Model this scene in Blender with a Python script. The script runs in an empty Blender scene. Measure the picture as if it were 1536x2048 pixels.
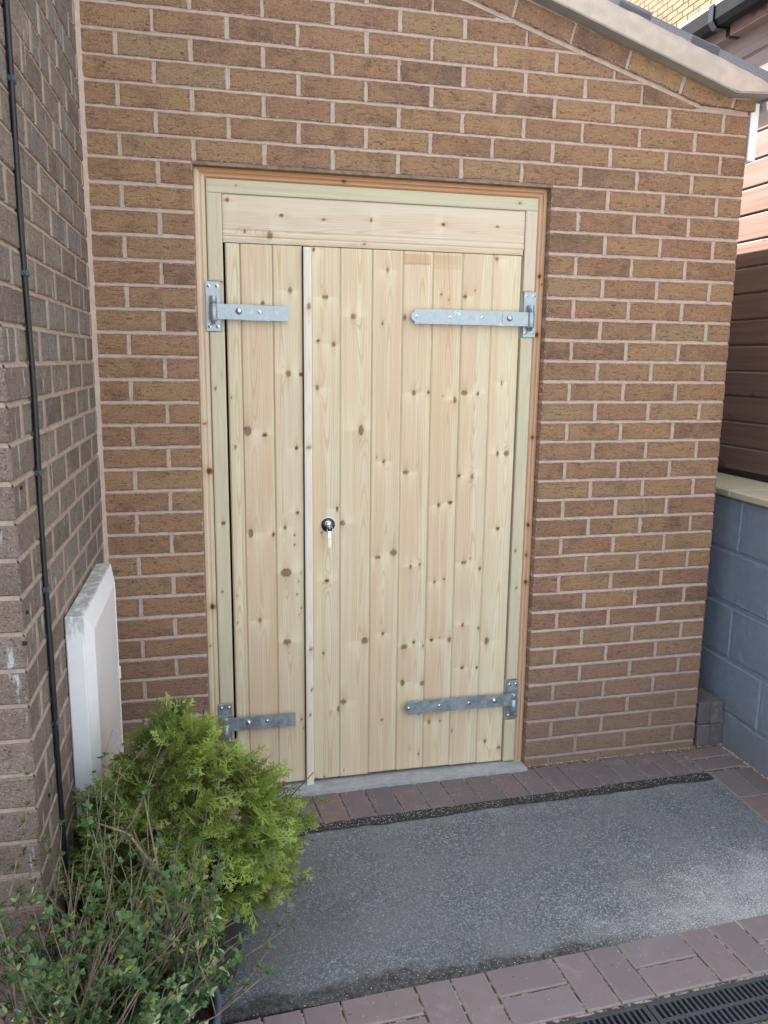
import bpy, math, random
import numpy as np
from mathutils import Matrix, Vector

SC = bpy.context.scene
COL = SC.collection
rnd = random.Random(7)

# ------------------------------------------------------------------ camera
def set_camera():
    yaw, pitch, roll = 0.2391, -0.1868, 0.0119
    ca, sa, cb, sb, cc, sc = math.cos(yaw), math.sin(yaw), math.cos(pitch), math.sin(pitch), math.cos(roll), math.sin(roll)
    f = Vector((sa * cb, ca * cb, sb)); r0 = Vector((ca, -sa, 0)); u0 = r0.cross(f)
    r = cc * r0 + sc * u0; u = -sc * r0 + cc * u0
    cam = bpy.data.cameras.new('camera'); o = bpy.data.objects.new('camera', cam); COL.objects.link(o)
    m = Matrix(((r.x, u.x, -f.x, 0.1781), (r.y, u.y, -f.y, -2.818), (r.z, u.z, -f.z, 1.6247), (0, 0, 0, 1)))
    o.matrix_world = m
    cam.sensor_fit = 'HORIZONTAL'; cam.sensor_width = 36; cam.lens = 1616.96 / 1536 * 36
    cam.clip_start = 0.05; cam.clip_end = 500
    SC.camera = o
set_camera()

# ------------------------------------------------------------------ light
SUN_DIR = Vector((-1.0, 0.8, 1.6)).normalized()
def set_light():
    w = bpy.data.worlds.new('World'); SC.world = w; w.use_nodes = True
    nt = w.node_tree; nt.nodes.clear()
    out = nt.nodes.new('ShaderNodeOutputWorld'); bg = nt.nodes.new('ShaderNodeBackground')
    sk = nt.nodes.new('ShaderNodeTexSky'); sk.sky_type = 'NISHITA'; sk.sun_disc = False
    sk.sun_elevation = math.asin(SUN_DIR.z); sk.sun_rotation = math.atan2(SUN_DIR.x, SUN_DIR.y)
    sk.air_density = 1.0; sk.dust_density = 2.0; sk.ozone_density = 1.0
    # thin white cloud over the blue
    mix = nt.nodes.new('ShaderNodeMix'); mix.data_type = 'RGBA'
    tc = nt.nodes.new('ShaderNodeTexCoord'); nz = nt.nodes.new('ShaderNodeTexNoise')
    nz.inputs['Scale'].default_value = 2.2; nz.inputs['Detail'].default_value = 7
    mr = nt.nodes.new('ShaderNodeMapRange'); mr.inputs[1].default_value = .35; mr.inputs[2].default_value = .6
    mr.inputs[3].default_value = .08; mr.inputs[4].default_value = .5
    nt.links.new(tc.outputs['Generated'], nz.inputs['Vector']); nt.links.new(nz.outputs['Fac'], mr.inputs[0])
    nt.links.new(mr.outputs[0], mix.inputs[0]); nt.links.new(sk.outputs[0], mix.inputs[6])
    mix.inputs[7].default_value = (11.5, 11.2, 10.8, 1)
    nt.links.new(mix.outputs[2], bg.inputs[0]); bg.inputs[1].default_value = 0.05
    nt.links.new(bg.outputs[0], out.inputs[0])
    l = bpy.data.lights.new('sun', 'SUN'); l.energy = 5.0; l.angle = math.radians(.5); l.color = (1, .95, .87)
    o = bpy.data.objects.new('sun', l); COL.objects.link(o)
    o.rotation_euler = SUN_DIR.to_track_quat('Z', 'Y').to_euler(); o.location = (-5, 4, 9)
    vs = SC.view_settings; vs.view_transform = 'Standard'; vs.look = 'None'; vs.gamma = 1; vs.exposure = 2.85
    vs.use_curve_mapping = False
set_light()

# ------------------------------------------------------------------ node helper
class NT:
    def __init__(s, name):
        s.m = bpy.data.materials.new(name); s.m.use_nodes = True; s.t = s.m.node_tree; s.t.nodes.clear()
        s.out = s.t.nodes.new('ShaderNodeOutputMaterial')
        s.b = s.t.nodes.new('ShaderNodeBsdfPrincipled'); s.t.links.new(s.b.outputs[0], s.out.inputs[0])
    def put(s, sock, v):
        if hasattr(v, 'is_output'): s.t.links.new(v, sock)
        elif v is not None:
            if hasattr(sock.default_value, '__len__') and not hasattr(v, '__len__'): v = (v,) * len(sock.default_value)
            if hasattr(sock.default_value, '__len__') and len(v) == 3 and len(sock.default_value) == 4: v = tuple(v) + (1,)
            sock.default_value = v
    def n(s, typ, ins={}, **props):
        nd = s.t.nodes.new('ShaderNode' + typ)
        for k, v in props.items(): setattr(nd, k, v)
        for k, v in ins.items(): s.put(nd.inputs[k], v)
        return nd
    def noise(s, vec, scale, detail=4, rough=.5, dist=0):
        return s.n('TexNoise', {'Vector': vec, 'Scale': scale, 'Detail': detail, 'Roughness': rough, 'Distortion': dist}).outputs['Fac']
    def math(s, op, a, b=0.5, c=None, clamp=False):
        nd = s.n('Math', operation=op, use_clamp=clamp); s.put(nd.inputs[0], a); s.put(nd.inputs[1], b)
        if c is not None: s.put(nd.inputs[2], c)
        return nd.outputs[0]
    def vec(s, op, a, b):
        nd = s.n('VectorMath', operation=op); s.put(nd.inputs[0], a); s.put(nd.inputs[1], b); return nd.outputs[0]
    def mr(s, v, a, b, c=0., d=1., smooth=True):
        nd = s.n('MapRange', interpolation_type='SMOOTHSTEP' if smooth else 'LINEAR')
        for i, q in enumerate((v, a, b, c, d)): s.put(nd.inputs[i], q)
        return nd.outputs[0]
    def mix(s, f, a, b, mode='MIX'):
        nd = s.n('Mix', data_type='RGBA', blend_type=mode); s.put(nd.inputs[0], f); s.put(nd.inputs[6], a); s.put(nd.inputs[7], b)
        return nd.outputs[2]
    def ramp(s, f, stops, interp='LINEAR'):
        nd = s.n('ValToRGB'); nd.color_ramp.interpolation = interp; e = nd.color_ramp.elements
        while len(e) < len(stops): e.new(.5)
        for i, (p, c) in enumerate(stops): e[i].position = p; e[i].color = tuple(c) + (1,) if len(c) == 3 else c
        s.put(nd.inputs[0], f); return nd.outputs[0]
    def objco(s, rand=True, scale=(1, 1, 1)):
        c = s.n('TexCoord').outputs['Object']
        if rand:
            r = s.n('ObjectInfo').outputs['Random']; k = s.n('CombineXYZ', {0: s.math('MULTIPLY', r, 37.), 1: s.math('MULTIPLY', r, 71.), 2: s.math('MULTIPLY', r, 53.)}).outputs[0]
            c = s.vec('ADD', c, k)
        if scale != (1, 1, 1): c = s.vec('MULTIPLY', c, scale)
        return c
    def geo(s): return s.n('NewGeometry').outputs['Position']
    def attr(s, name, out='Color'): return s.n('Attribute', attribute_name=name).outputs[out]
    def bump(s, h, strength=.5, dist=.002, normal=None):
        ins = {'Height': h, 'Strength': strength, 'Distance': dist}
        if normal is not None: ins['Normal'] = normal
        return s.n('Bump', ins).outputs[0]
    def fin(s, color=None, rough=.8, metal=None, normal=None, spec=None, coat=None):
        s.put(s.b.inputs['Base Color'], color); s.put(s.b.inputs['Roughness'], rough)
        if metal is not None: s.put(s.b.inputs['Metallic'], metal)
        if normal is not None: s.put(s.b.inputs['Normal'], normal)
        if spec is not None: s.put(s.b.inputs['Specular IOR Level'], spec)
        if coat is not None: s.put(s.b.inputs['Coat Weight'], coat)
        return s.m

# ------------------------------------------------------------------ mesh helpers
def make_mesh(name, V, F, mat=None, smooth=False, attrs=None, cols=None):
    me = bpy.data.meshes.new(name)
    me.from_pydata([tuple(v) for v in V], [], [tuple(f) for f in F]); me.update()
    if mat: me.materials.append(mat)
    if smooth: me.polygons.foreach_set('use_smooth', [True] * len(me.polygons))
    if attrs:
        for k, v in attrs.items():
            a = me.attributes.new(k, 'FLOAT', 'POINT'); a.data.foreach_set('value', np.asarray(v, dtype=np.float32).ravel())
    if cols:
        for k, v in cols.items():
            a = me.attributes.new(k, 'FLOAT_COLOR', 'POINT'); a.data.foreach_set('color', np.asarray(v, dtype=np.float32).ravel())
    return me
def link(name, me, parent=None, loc=(0, 0, 0), rot=(0, 0, 0), **props):
    o = bpy.data.objects.new(name, me); COL.objects.link(o); o.location = loc; o.rotation_euler = rot
    if parent: o.parent = parent
    for k, v in props.items(): o[k] = v
    return o
def thing(name, label, category, loc=(0, 0, 0), rotz=0, group=None):
    o = link(name, None, None, loc, (0, 0, rotz), label=label, category=category)
    if group: o['group'] = group
    return o

class MB:
    """collects shapes into one mesh"""
    def __init__(s): s.V = []; s.F = []; s.sm = []
    def add(s, V, F, smooth=False):
        b = len(s.V); s.V += [tuple(v) for v in V]; s.F += [tuple(i + b for i in f) for f in F]; s.sm += [smooth] * len(F); return s
    def box(s, x0, x1, y0, y1, z0, z1, bev=0.0):
        if bev <= 0:
            V = [(x, y, z) for x in (x0, x1) for y in (y0, y1) for z in (z0, z1)]
            return s.add(V, [(0, 1, 3, 2), (4, 6, 7, 5), (0, 4, 5, 1), (2, 3, 7, 6), (0, 2, 6, 4), (1, 5, 7, 3)])
        V, F = chamfer_box(x0, x1, y0, y1, z0, z1, bev); return s.add(V, F)
    def prism(s, pts, y0, y1):
        """pts in x,z (counter-clockwise seen from -y), extruded y0..y1"""
        n = len(pts); V = [(x, y0, z) for x, z in pts] + [(x, y1, z) for x, z in pts]
        F = [tuple(range(n)), tuple(range(2 * n - 1, n - 1, -1))] + [(i, i + n, (i + 1) % n + n, (i + 1) % n) for i in range(n)]
        return s.add(V, F)
    def lathe(s, prof, n=24, c=(0, 0, 0), axis='z', smooth=True):
        V = []; F = []
        for r, h in prof:
            for i in range(n):
                a = 2 * math.pi * i / n; p = (r * math.cos(a), r * math.sin(a), h)
                if axis == 'y': p = (p[0], p[2], p[1])
                if axis == 'x': p = (p[2], p[0], p[1])
                V.append((p[0] + c[0], p[1] + c[1], p[2] + c[2]))
        for j in range(len(prof) - 1):
            for i in range(n):
                a, b = j * n + i, j * n + (i + 1) % n
                f = (a, b, b + n, a + n); F.append(f if axis != 'y' else f[::-1])
        return s.add(V, F, smooth)
    def tube(s, pts, r, n=8, r2=None, smooth=True):
        pts = [Vector(p) for p in pts]; V = []; F = []; m = len(pts)
        for j, p in enumerate(pts):
            d = (pts[min(j + 1, m - 1)] - pts[max(j - 1, 0)]).normalized()
            a = d.cross(Vector((0.13, 0.31, 0.94)) if abs(d.z) < .9 else Vector((1, 0, 0))).normalized(); b = d.cross(a)
            rr = r if r2 is None else r + (r2 - r) * j / (m - 1)
            for i in range(n):
                t = 2 * math.pi * i / n; V.append(p + a * (rr * math.cos(t)) + b * (rr * math.sin(t)))
        for j in range(m - 1):
            for i in range(n):
                k = (i + 1) % n; F.append((j * n + i, j * n + k, (j + 1) * n + k, (j + 1) * n + i))
        F.append(tuple(range(n))[::-1]); F.append(tuple(range((m - 1) * n, m * n)))
        return s.add(V, F, smooth)
    def mesh(s, name, mat):
        me = make_mesh(name, s.V, s.F, mat); me.polygons.foreach_set('use_smooth', s.sm); me.update(); return me
    def build(s, name, mat, parent=None, loc=(0, 0, 0), rot=(0, 0, 0), **props):
        return link(name, s.mesh(name, mat), parent, loc, rot, **props)

def chamfer_box(x0, x1, y0, y1, z0, z1, b):
    V = []; idx = {}
    X = (x0, x1); Y = (y0, y1); Z = (z0, z1)
    for i in (0, 1):
        for j in (0, 1):
            for k in (0, 1):
                sx, sy, sz = (b if i == 0 else -b), (b if j == 0 else -b), (b if k == 0 else -b)
                idx[i, j, k, 'x'] = len(V); V.append((X[i], Y[j] + sy, Z[k] + sz))
                idx[i, j, k, 'y'] = len(V); V.append((X[i] + sx, Y[j], Z[k] + sz))
                idx[i, j, k, 'z'] = len(V); V.append((X[i] + sx, Y[j] + sy, Z[k]))
    F = []
    q = lambda *a: idx[a]
    for i in (0, 1):
        f = [q(i, 0, 0, 'x'), q(i, 1, 0, 'x'), q(i, 1, 1, 'x'), q(i, 0, 1, 'x')]; F.append(f if i else f[::-1])
        f = [q(0, i, 0, 'y'), q(1, i, 0, 'y'), q(1, i, 1, 'y'), q(0, i, 1, 'y')]; F.append(f[::-1] if i else f)
        f = [q(0, 0, i, 'z'), q(1, 0, i, 'z'), q(1, 1, i, 'z'), q(0, 1, i, 'z')]; F.append(f if i else f[::-1])
    for a in (0, 1):
        for c in (0, 1):
            F.append([q(a, c, 0, 'x'), q(a, c, 0, 'y'), q(a, c, 1, 'y'), q(a, c, 1, 'x')])
            F.append([q(a, 0, c, 'x'), q(a, 0, c, 'z'), q(a, 1, c, 'z'), q(a, 1, c, 'x')])
            F.append([q(0, a, c, 'y'), q(0, a, c, 'z'), q(1, a, c, 'z'), q(1, a, c, 'y')])
            for e in (0, 1): F.append([q(a, c, e, 'x'), q(a, c, e, 'y'), q(a, c, e, 'z')])
    # orient outwards
    cx, cy, cz = (x0 + x1) / 2, (y0 + y1) / 2, (z0 + z1) / 2; out = []
    for f in F:
        p = [Vector(V[i]) for i in f]; nn = (p[1] - p[0]).cross(p[2] - p[0]); c = sum(p, Vector()) / len(p) - Vector((cx, cy, cz))
        out.append(tuple(f) if nn.dot(c) > 0 else tuple(f[::-1]))
    return V, out

def plaque(poly, depth, seed, jit=.0017, step=.022, bev=.003, ring=.010, face_jit=.0008, side_edge=1.0):
    """ragged-edged slab: poly (x,z) ccw from -y; front at y=0; attribute edge = 1 at the rim, 0 inside"""
    r = random.Random(seed); P = []
    n = len(poly)
    for i in range(n):
        (xa, za), (xb, zb) = poly[i], poly[(i + 1) % n]; L = math.hypot(xb - xa, zb - za); k = max(1, int(round(L / step)))
        nx, nz = (zb - za) / L, -(xb - xa) / L
        for j in range(k):
            t = j / k; t += (r.uniform(-.3, .3) / k if j else 0); d = r.uniform(-jit, jit * .6)
            P.append((xa + (xb - xa) * t + nx * d, za + (zb - za) * t + nz * d))
    cx = sum(p[0] for p in P) / len(P); cz = sum(p[1] for p in P) / len(P)
    hx = max(abs(p[0] - cx) for p in P); hz = max(abs(p[1] - cz) for p in P)
    def inset(d): return [(cx + (x - cx) * max(.1, 1 - d / hx), cz + (z - cz) * max(.1, 1 - d / hz)) for x, z in P]
    A = P; B = [(x + r.uniform(-.0006, .0006), z + r.uniform(-.0006, .0006)) for x, z in inset(bev)]; Cc = inset(bev + ring)
    m = len(P)
    V = [(x, depth, z) for x, z in A] + [(x, bev, z) for x, z in A] + [(x, r.uniform(0, face_jit), z) for x, z in B] + [(x, r.uniform(0, face_jit), z) for x, z in Cc]
    F = []
    for q in range(3):
        for i in range(m):
            k = (i + 1) % m; F.append((q * m + i, q * m + k, (q + 1) * m + k, (q + 1) * m + i))
    F.append(tuple(range(3 * m, 4 * m)))
    F = [f[::-1] for f in F[:-1]] + [F[-1]]
    e = [side_edge] * m + [1] * m + [1] * m + [0] * m
    # fix winding: want front normal -y
    f = F[-1]; p = [Vector(V[i]) for i in f[:3]]
    fr = sum(((Vector(V[f[i]]).cross(Vector(V[f[(i + 1) % m]]))) for i in range(m)), Vector())
    if fr.y > 0: F = [g[::-1] for g in F]
    return V, F, e
def rect(w, h): return [(-w / 2, -h / 2), (w / 2, -h / 2), (w / 2, h / 2), (-w / 2, h / 2)]
def clip(poly, a, b, c):
    """keep a*x+b*z<=c"""
    out = []; n = len(poly)
    for i in range(n):
        p, q = poly[i], poly[(i + 1) % n]; dp, dq = a * p[0] + b * p[1] - c, a * q[0] + b * q[1] - c
        if dp <= 0: out.append(p)
        if (dp < 0 < dq) or (dq < 0 < dp):
            t = dp / (dp - dq); out.append((p[0] + (q[0] - p[0]) * t, p[1] + (q[1] - p[1]) * t))
    return out
def plaque_mesh(name, poly, depth, seed, mat, **kw):
    V, F, e = plaque(poly, depth, seed, **kw); return make_mesh(name, V, F, mat, attrs={'edge': e})

# ------------------------------------------------------------------ materials
def mat_brick(name, stops, smear, smear_col, crinkle=1.0, vert=False, efflo=0.0, dust_and_light=True):
    t = NT(name); co = t.objco(); r = t.n('ObjectInfo').outputs['Random']
    base = t.ramp(r, stops, 'LINEAR')
    n1 = t.noise(co, 9, 3, .6); n2 = t.noise(t.vec('ADD', co, (5, 3, 1)), 14, 4, .6)
    base = t.mix(t.mr(n1, .42, .68, 0, .75), base, stops[len(stops) // 2][1])
    base = t.mix(t.mr(n2, .5, .72, 0, .42), base, [c * .62 for c in stops[0][1]])
    st = t.vec('MULTIPLY', co, (42, 42, 140) if not vert else (60, 60, 110))
    cr = t.noise(st, 1.0, 4, .65, .8); fine = t.noise(co, 300, 3, .7)
    base = t.mix(t.mr(cr, .3, .47, .8, 0), base, [c * .38 for c in stops[0][1]]); base = t.mix(t.mr(cr, .56, .72, 0, .45), base, [min(1, c * 1.45) for c in stops[len(stops) // 2 + 1][1]])
    ee = t.attr('edge', 'Fac'); base = t.mix(t.math('MULTIPLY', t.mr(t.math('ADD', t.math('MULTIPLY', ee, .35), n1), .55, .85), .45), base, [stops[0][1][0] * 1.25, stops[0][1][1] * 1.05, stops[0][1][2] * 1.15])
    base = t.mix(t.mr(fine, .56, .70, 0, .55), base, (.60, .46, .30)); base = t.mix(t.mr(fine, .44, .32, 0, .6), base, [c * .45 for c in stops[0][1]])
    base = t.mix(t.mr(t.noise(co, 160, 2), .3, .36, .7, 0), base, (.03, .022, .018))
    e = t.attr('edge', 'Fac'); ne = t.noise(co, 130, 3, .6)
    sm = t.mr(t.math('ADD', t.math('MULTIPLY', e, .62), t.math('MULTIPLY', ne, .75)), .98, 1.12, 0, smear)
    base = t.mix(sm, base, smear_col)
    if efflo:
        es = t.noise(t.vec('MULTIPLY', t.geo(), (26, 26, 5)), 1.5, 5, .7)
        base = t.mix(t.mr(es, .58, .68, 0, efflo), base, (.46, .48, .51))
    if dust_and_light:
        z = t.n('SeparateXYZ', {0: t.geo()}).outputs[2]; dn = t.noise(t.geo(), 5, 4)
        base = t.mix(t.mr(t.math('SUBTRACT', z, t.math('MULTIPLY', dn, .6)), -.25, .45, .5, 0), base, (.21, .165, .145))  # splash dust; the greyer light low on the wall is painted in too
    h = t.math('ADD', t.math('MULTIPLY', cr, 1.0), t.math('MULTIPLY', fine, .25))
    return t.fin(base, .93, normal=t.bump(h, min(1, .75 * crinkle), .0055), spec=.25)
M_brick = mat_brick('rustic_brick', [(0, (.195, .117, .089)), (.15, (.275, .158, .100)), (.4, (.320, .190, .112)), (.65, (.360, .222, .124)), (.8, (.305, .216, .132)), (.9, (.335, .186, .118)), (1, (.275, .157, .106))], .8, (.56, .44, .36), 1.6)
M_brick_old = mat_brick('old_grey_brick', [(0, (.125, .098, .083)), (.3, (.185, .146, .122)), (.6, (.22, .182, .156)), (.85, (.175, .165, .162)), (1, (.155, .120, .098))], .7, (.42, .31, .24), 1.1, vert=True, efflo=.75)
M_brick_buff = mat_brick('buff_brick', [(0, (.095, .072, .046)), (.4, (.135, .104, .068)), (.7, (.155, .122, .08)), (1, (.11, .085, .053))], .2, (.5, .42, .3), 1.0, dust_and_light=False)
def mat_mortar(name, c, c2, stripes=False):
    t = NT(name); g = t.geo(); n = t.noise(g, 40, 4, .6); f = t.noise(g, 520, 3, .7)
    b = t.mix(t.mr(n, .35, .65), c, c2); b = t.mix(t.mr(f, .3, .42, .45, 0), b, [q * .55 for q in c])
    z = t.n('SeparateXYZ', {0: g}).outputs[2]
    b = t.mix(t.mr(t.math('SUBTRACT', z, t.math('MULTIPLY', t.noise(g, 4, 4), .5)), -.2, .3, .6, 0), b, (.24, .19, .165))
    return t.fin(b, .95, normal=t.bump(t.math('ADD', f, t.math('MULTIPLY', n, 2.)), .7, .002), spec=.2)
M_mortar = mat_mortar('pale_mortar', (.54, .43, .365), (.46, .365, .305))
M_mortar_old = mat_mortar('old_mortar', (.40, .32, .265), (.32, .25, .205))
M_mortar_buff = mat_mortar('buff_mortar', (.26, .23, .185), (.22, .195, .155))

def mat_wood(name, cream, tan, line, knotc=(.075, .030, .012), amp=.55, green=None, horiz=False):
    """attribute wd = (ring phase, heartwood, knot, halo)"""
    S3 = (lambda a, b, c: (c, b, a)) if horiz else (lambda a, b, c: (a, b, c))
    t = NT(name); a = t.n('Attribute', attribute_name='wd'); s = t.n('SeparateColor', {0: a.outputs['Color']})
    ph, heart, knot, halo = s.outputs[0], s.outputs[1], s.outputs[2], a.outputs['Alpha']
    co = t.objco(); r = t.n('ObjectInfo').outputs['Random']
    base = t.mix(heart, cream, tan)
    base = t.mix(t.mr(r, 0, 1, 0, .22), base, [c * .86 for c in tan])
    bandn = t.noise(t.vec('MULTIPLY', co, S3(62, 62, .9)), 1, 2, .5)
    base = t.mix(t.mr(bandn, .52, .66, 0, .5), base, [tan[0], tan[1] * .94, tan[2] * .78]); base = t.mix(t.mr(bandn, .46, .34, 0, .6), base, [cream[0] * .97, cream[1] * 1.02, cream[2] * 1.06])
    if green: base = t.mix(t.mr(t.noise(t.vec('MULTIPLY', co, S3(14, 14, 3)), 1, 3), .4, .62), base, green)
    ring = t.math('SINE', t.math('MULTIPLY', ph, 6.2832)); ring = t.mr(ring, .25, 1.0, 0, 1)
    fib = t.noise(t.vec('MULTIPLY', co, S3(420, 420, 6)), 1, 3, .6)
    blot = t.noise(t.vec('MULTIPLY', co, S3(22, 22, 2.2)), 1, 3)
    base = t.mix(t.math('MULTIPLY', ring, t.mr(blot, .3, .7, amp * .5, amp)), base, line)
    base = t.mix(t.mr(fib, .4, .72, 0, .30), base, line)
    base = t.mix(t.mr(blot, .5, .75, 0, .35), base, [min(1, c * 1.08) for c in cream])
    pale = t.attr('pale', 'Fac'); base = t.mix(t.math('MULTIPLY', pale, .7), base, [min(1, c * 1.1) for c in cream])
    base = t.mix(t.math('MULTIPLY', halo, .75), base, (.44, .235, .09))
    k2 = t.noise(co, 260, 3)
    base = t.mix(knot, base, t.mix(t.mr(k2, .35, .65), knotc, [c * 2.4 for c in knotc]))
    h = t.math('ADD', t.math('MULTIPLY', fib, .35), t.math('MULTIPLY', ring, -.25))
    return t.fin(base, .62, normal=t.bump(h, .22, .0008), spec=.35)
M_pine = mat_wood('new_pine', (.73, .665, .485), (.68, .535, .385), (.50, .34, .18), amp=.6)
M_pine_white = mat_wood('planed_pale_pine', (.66, .59, .48), (.62, .52, .40), (.47, .36, .25), amp=.35)
M_pine_green = mat_wood('treated_pine', (.64, .58, .43), (.60, .53, .39), (.46, .40, .25), amp=.4, green=(.57, .54, .39))
M_pine_orange = mat_wood('warm_moulding_pine', (.62, .38, .22), (.58, .33, .18), (.40, .19, .09), amp=.4, horiz=True)
M_pine_white_h = mat_wood('planed_pale_pine_rail', (.70, .62, .49), (.66, .55, .42), (.48, .36, .24), amp=.5, horiz=True)
M_pine_green_h = mat_wood('treated_pine_head', (.64, .59, .43), (.60, .53, .39), (.46, .40, .25), amp=.4, green=(.58, .555, .40), horiz=True)
M_pine_pink = mat_wood('pale_pink_moulding', (.68, .575, .43), (.66, .52, .39), (.55, .40, .27), amp=.25)

def simple(name, c, rough=.6, metal=0, noise=.15, scale=60, bump=.0, spec=None, coat=None, bd=.001):
    t = NT(name); co = t.objco(False); n = t.noise(co, scale, 4, .6)
    b = t.mix(t.mr(n, .35, .65), [q * (1 - noise) for q in c], [min(1, q * (1 + noise)) for q in c])
    return t.fin(b, t.mr(n, .2, .8, max(0, rough - .1), min(1, rough + .1)), metal, normal=t.bump(n, bump, bd) if bump else None, spec=spec, coat=coat)
def mat_galv():
    t = NT('galvanised_steel'); co = t.objco(); v = t.n('TexVoronoi', {'Vector': co, 'Scale': 190}).outputs['Color']
    n = t.noise(co, 45, 5, .65); vv = t.n('SeparateColor', {0: v}).outputs[0]
    f = t.math('ADD', t.math('MULTIPLY', vv, .12), t.math('MULTIPLY', n, .88))
    b = t.ramp(f, [(.3, (.27, .33, .37)), (.5, (.36, .425, .465)), (.7, (.50, .56, .60))])
    w = t.mr(t.noise(co, 28, 4, .7), .62, .70, 0, .8); b = t.mix(w, b, (.72, .74, .72))
    return t.fin(b, t.mr(f, .3, .7, .36, .6), t.mr(w, 0, 1, .8, .1), normal=t.bump(f, .35, .0006))
M_galv = mat_galv()
M_zinc = simple('bright_zinc', (.62, .66, .68), .25, 1.0, .1)
M_chrome = simple('chrome', (.8, .82, .84), .08, 1.0, .03)
M_blackgloss = simple('black_gloss', (.008, .008, .01), .18, 0, .1)
M_brass = simple('nickel_key', (.72, .66, .55), .3, .9, .1)
M_dark = simple('dark_gap', (.012, .010, .009), .9)
M_cable = simple('black_cable_sheath', (.012, .013, .018), .42, 0, .2, 30, .2)
M_cliptint = simple('grey_cable_clip', (.05, .06, .075), .5)
M_steel_lintel = simple('brown_steel_lintel', (.21, .15, .105), .6, 0, .3, 40, .2)
def mat_upvc(name, dirt=.0):
    t = NT(name); g = t.geo(); n = t.noise(g, 24, 5, .7); z = t.n('SeparateXYZ', {0: g}).outputs[2]
    b = t.mix(t.mr(n, .3, .7), (.80, .84, .87), (.86, .88, .89))
    if dirt:
        d = t.noise(t.vec('MULTIPLY', g, (30, 30, 9)), 1.2, 6, .75); d2 = t.noise(g, 150, 3, .6)
        m = t.mr(z, .86, .97, .0, .30); k = t.mr(t.math('ADD', d, m), .66, .86, 0, dirt)
        b = t.mix(k, b, (.17, .18, .13)); b = t.mix(t.mr(d2, .70, .76, 0, .7 * dirt), b, (.08, .08, .07))
    return t.fin(b, .38, normal=t.bump(n, .08, .001), spec=.5)
M_upvc = mat_upvc('white_plastic'); M_upvc_dirty = mat_upvc('weathered_white_plastic', .6)
M_upvc_panel = simple('grey_white_door_panel', (.80, .79, .79), .35, 0, .02, 3, spec=.3)
def mat_asphalt():
    t = NT('asphalt'); g = t.geo(); s = t.n('SeparateXYZ', {0: g}); x, y = s.outputs[0], s.outputs[1]
    v = t.n('TexVoronoi', {'Vector': g, 'Scale': 250}); vc = t.n('SeparateColor', {0: v.outputs['Color']}).outputs[0]
    f = t.noise(g, 700, 2, .7); big = t.noise(g, 3.2, 5, .55); mid = t.noise(g, 26, 5, .65)
    b = t.ramp(vc, [(0, (.075, .080, .084)), (.45, (.120, .136, .154)), (.8, (.178, .20, .222)), (1, (.32, .355, .38))])
    b = t.mix(t.mr(big, .38, .66, 0, .6), b, (.175, .185, .195))
    b = t.mix(t.mr(mid, .58, .72, 0, .35), b, (.25, .262, .27))
    b = t.mix(t.mr(t.noise(t.vec('ADD', g, (4, 4, 0)), 2.1, 3), .5, .66, 0, .22), b, (.088, .092, .092))
    # pale cement dust swept towards the front right corner, and along the new edging
    fr = t.math('MULTIPLY', t.mr(x, .7, 1.9), t.mr(y, -.35, -.95)); fr = t.math('ADD', fr, t.math('MULTIPLY', t.mr(y, -.42, -.26), .55))
    speck = t.noise(g, 240, 3, .75); pat = t.noise(g, 9, 4, .6)
    k = t.mr(t.math('ADD', t.math('MULTIPLY', fr, .23), t.math('ADD', t.math('MULTIPLY', speck, .7), t.math('MULTIPLY', pat, .3))), .62, .78, 0, .75)
    b = t.mix(k, b, (.42, .43, .43))
    sp2 = t.n('TexVoronoi', {'Vector': g, 'Scale': 7.5}); spm = t.math('ADD', sp2.outputs['Distance'], t.math('MULTIPLY', mid, .22))
    b = t.mix(t.mr(spm, .13, .20, .45, 0), b, (.45, .46, .47))
    # damp darker margin by the front setts (ragged)
    yy = t.math('ADD', y, t.math('MULTIPLY', t.math('SUBTRACT', t.noise(g, 7, 5, .65), .5), .16))
    m = t.math('MULTIPLY', t.mr(yy, -.955, -.985), t.mr(x, 1.45, 1.2)); b = t.mix(t.math('MULTIPLY', m, t.mr(t.noise(g, 60, 4, .7), .35, .6, 1.0, .55)), b, (.040, .038, .036))
    sp3 = t.noise(t.vec('ADD', g, (7, 1, 0)), 190, 2, .7); zone = t.math('MULTIPLY', t.mr(x, 1.0, 1.85), t.mr(y, -.45, -.9)); zn = t.noise(g, 5, 4, .7)
    b = t.mix(t.mr(t.math('ADD', sp3, t.math('MULTIPLY', t.math('MULTIPLY', zone, zn), .22)), .665, .72, 0, .8), b, (.60, .62, .62))
    h = t.math('ADD', t.math('MULTIPLY', v.outputs['Distance'], -.8), t.math('MULTIPLY', f, .4))
    return t.fin(b, .88, normal=t.bump(h, .7, .0022), spec=.4)
M_asphalt = mat_asphalt()
def mat_fill():
    t = NT('dark_gritty_fill'); g = t.geo(); v = t.n('TexVoronoi', {'Vector': g, 'Scale': 260}); vc = t.n('SeparateColor', {0: v.outputs['Color']}).outputs[0]
    b = t.ramp(vc, [(0, (.012, .014, .016)), (.6, (.04, .044, .048)), (.93, (.07, .075, .08)), (1, (.5, .48, .42))])
    return t.fin(b, .9, normal=t.bump(v.outputs['Distance'], 1, .004))
M_fill = mat_fill()
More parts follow.
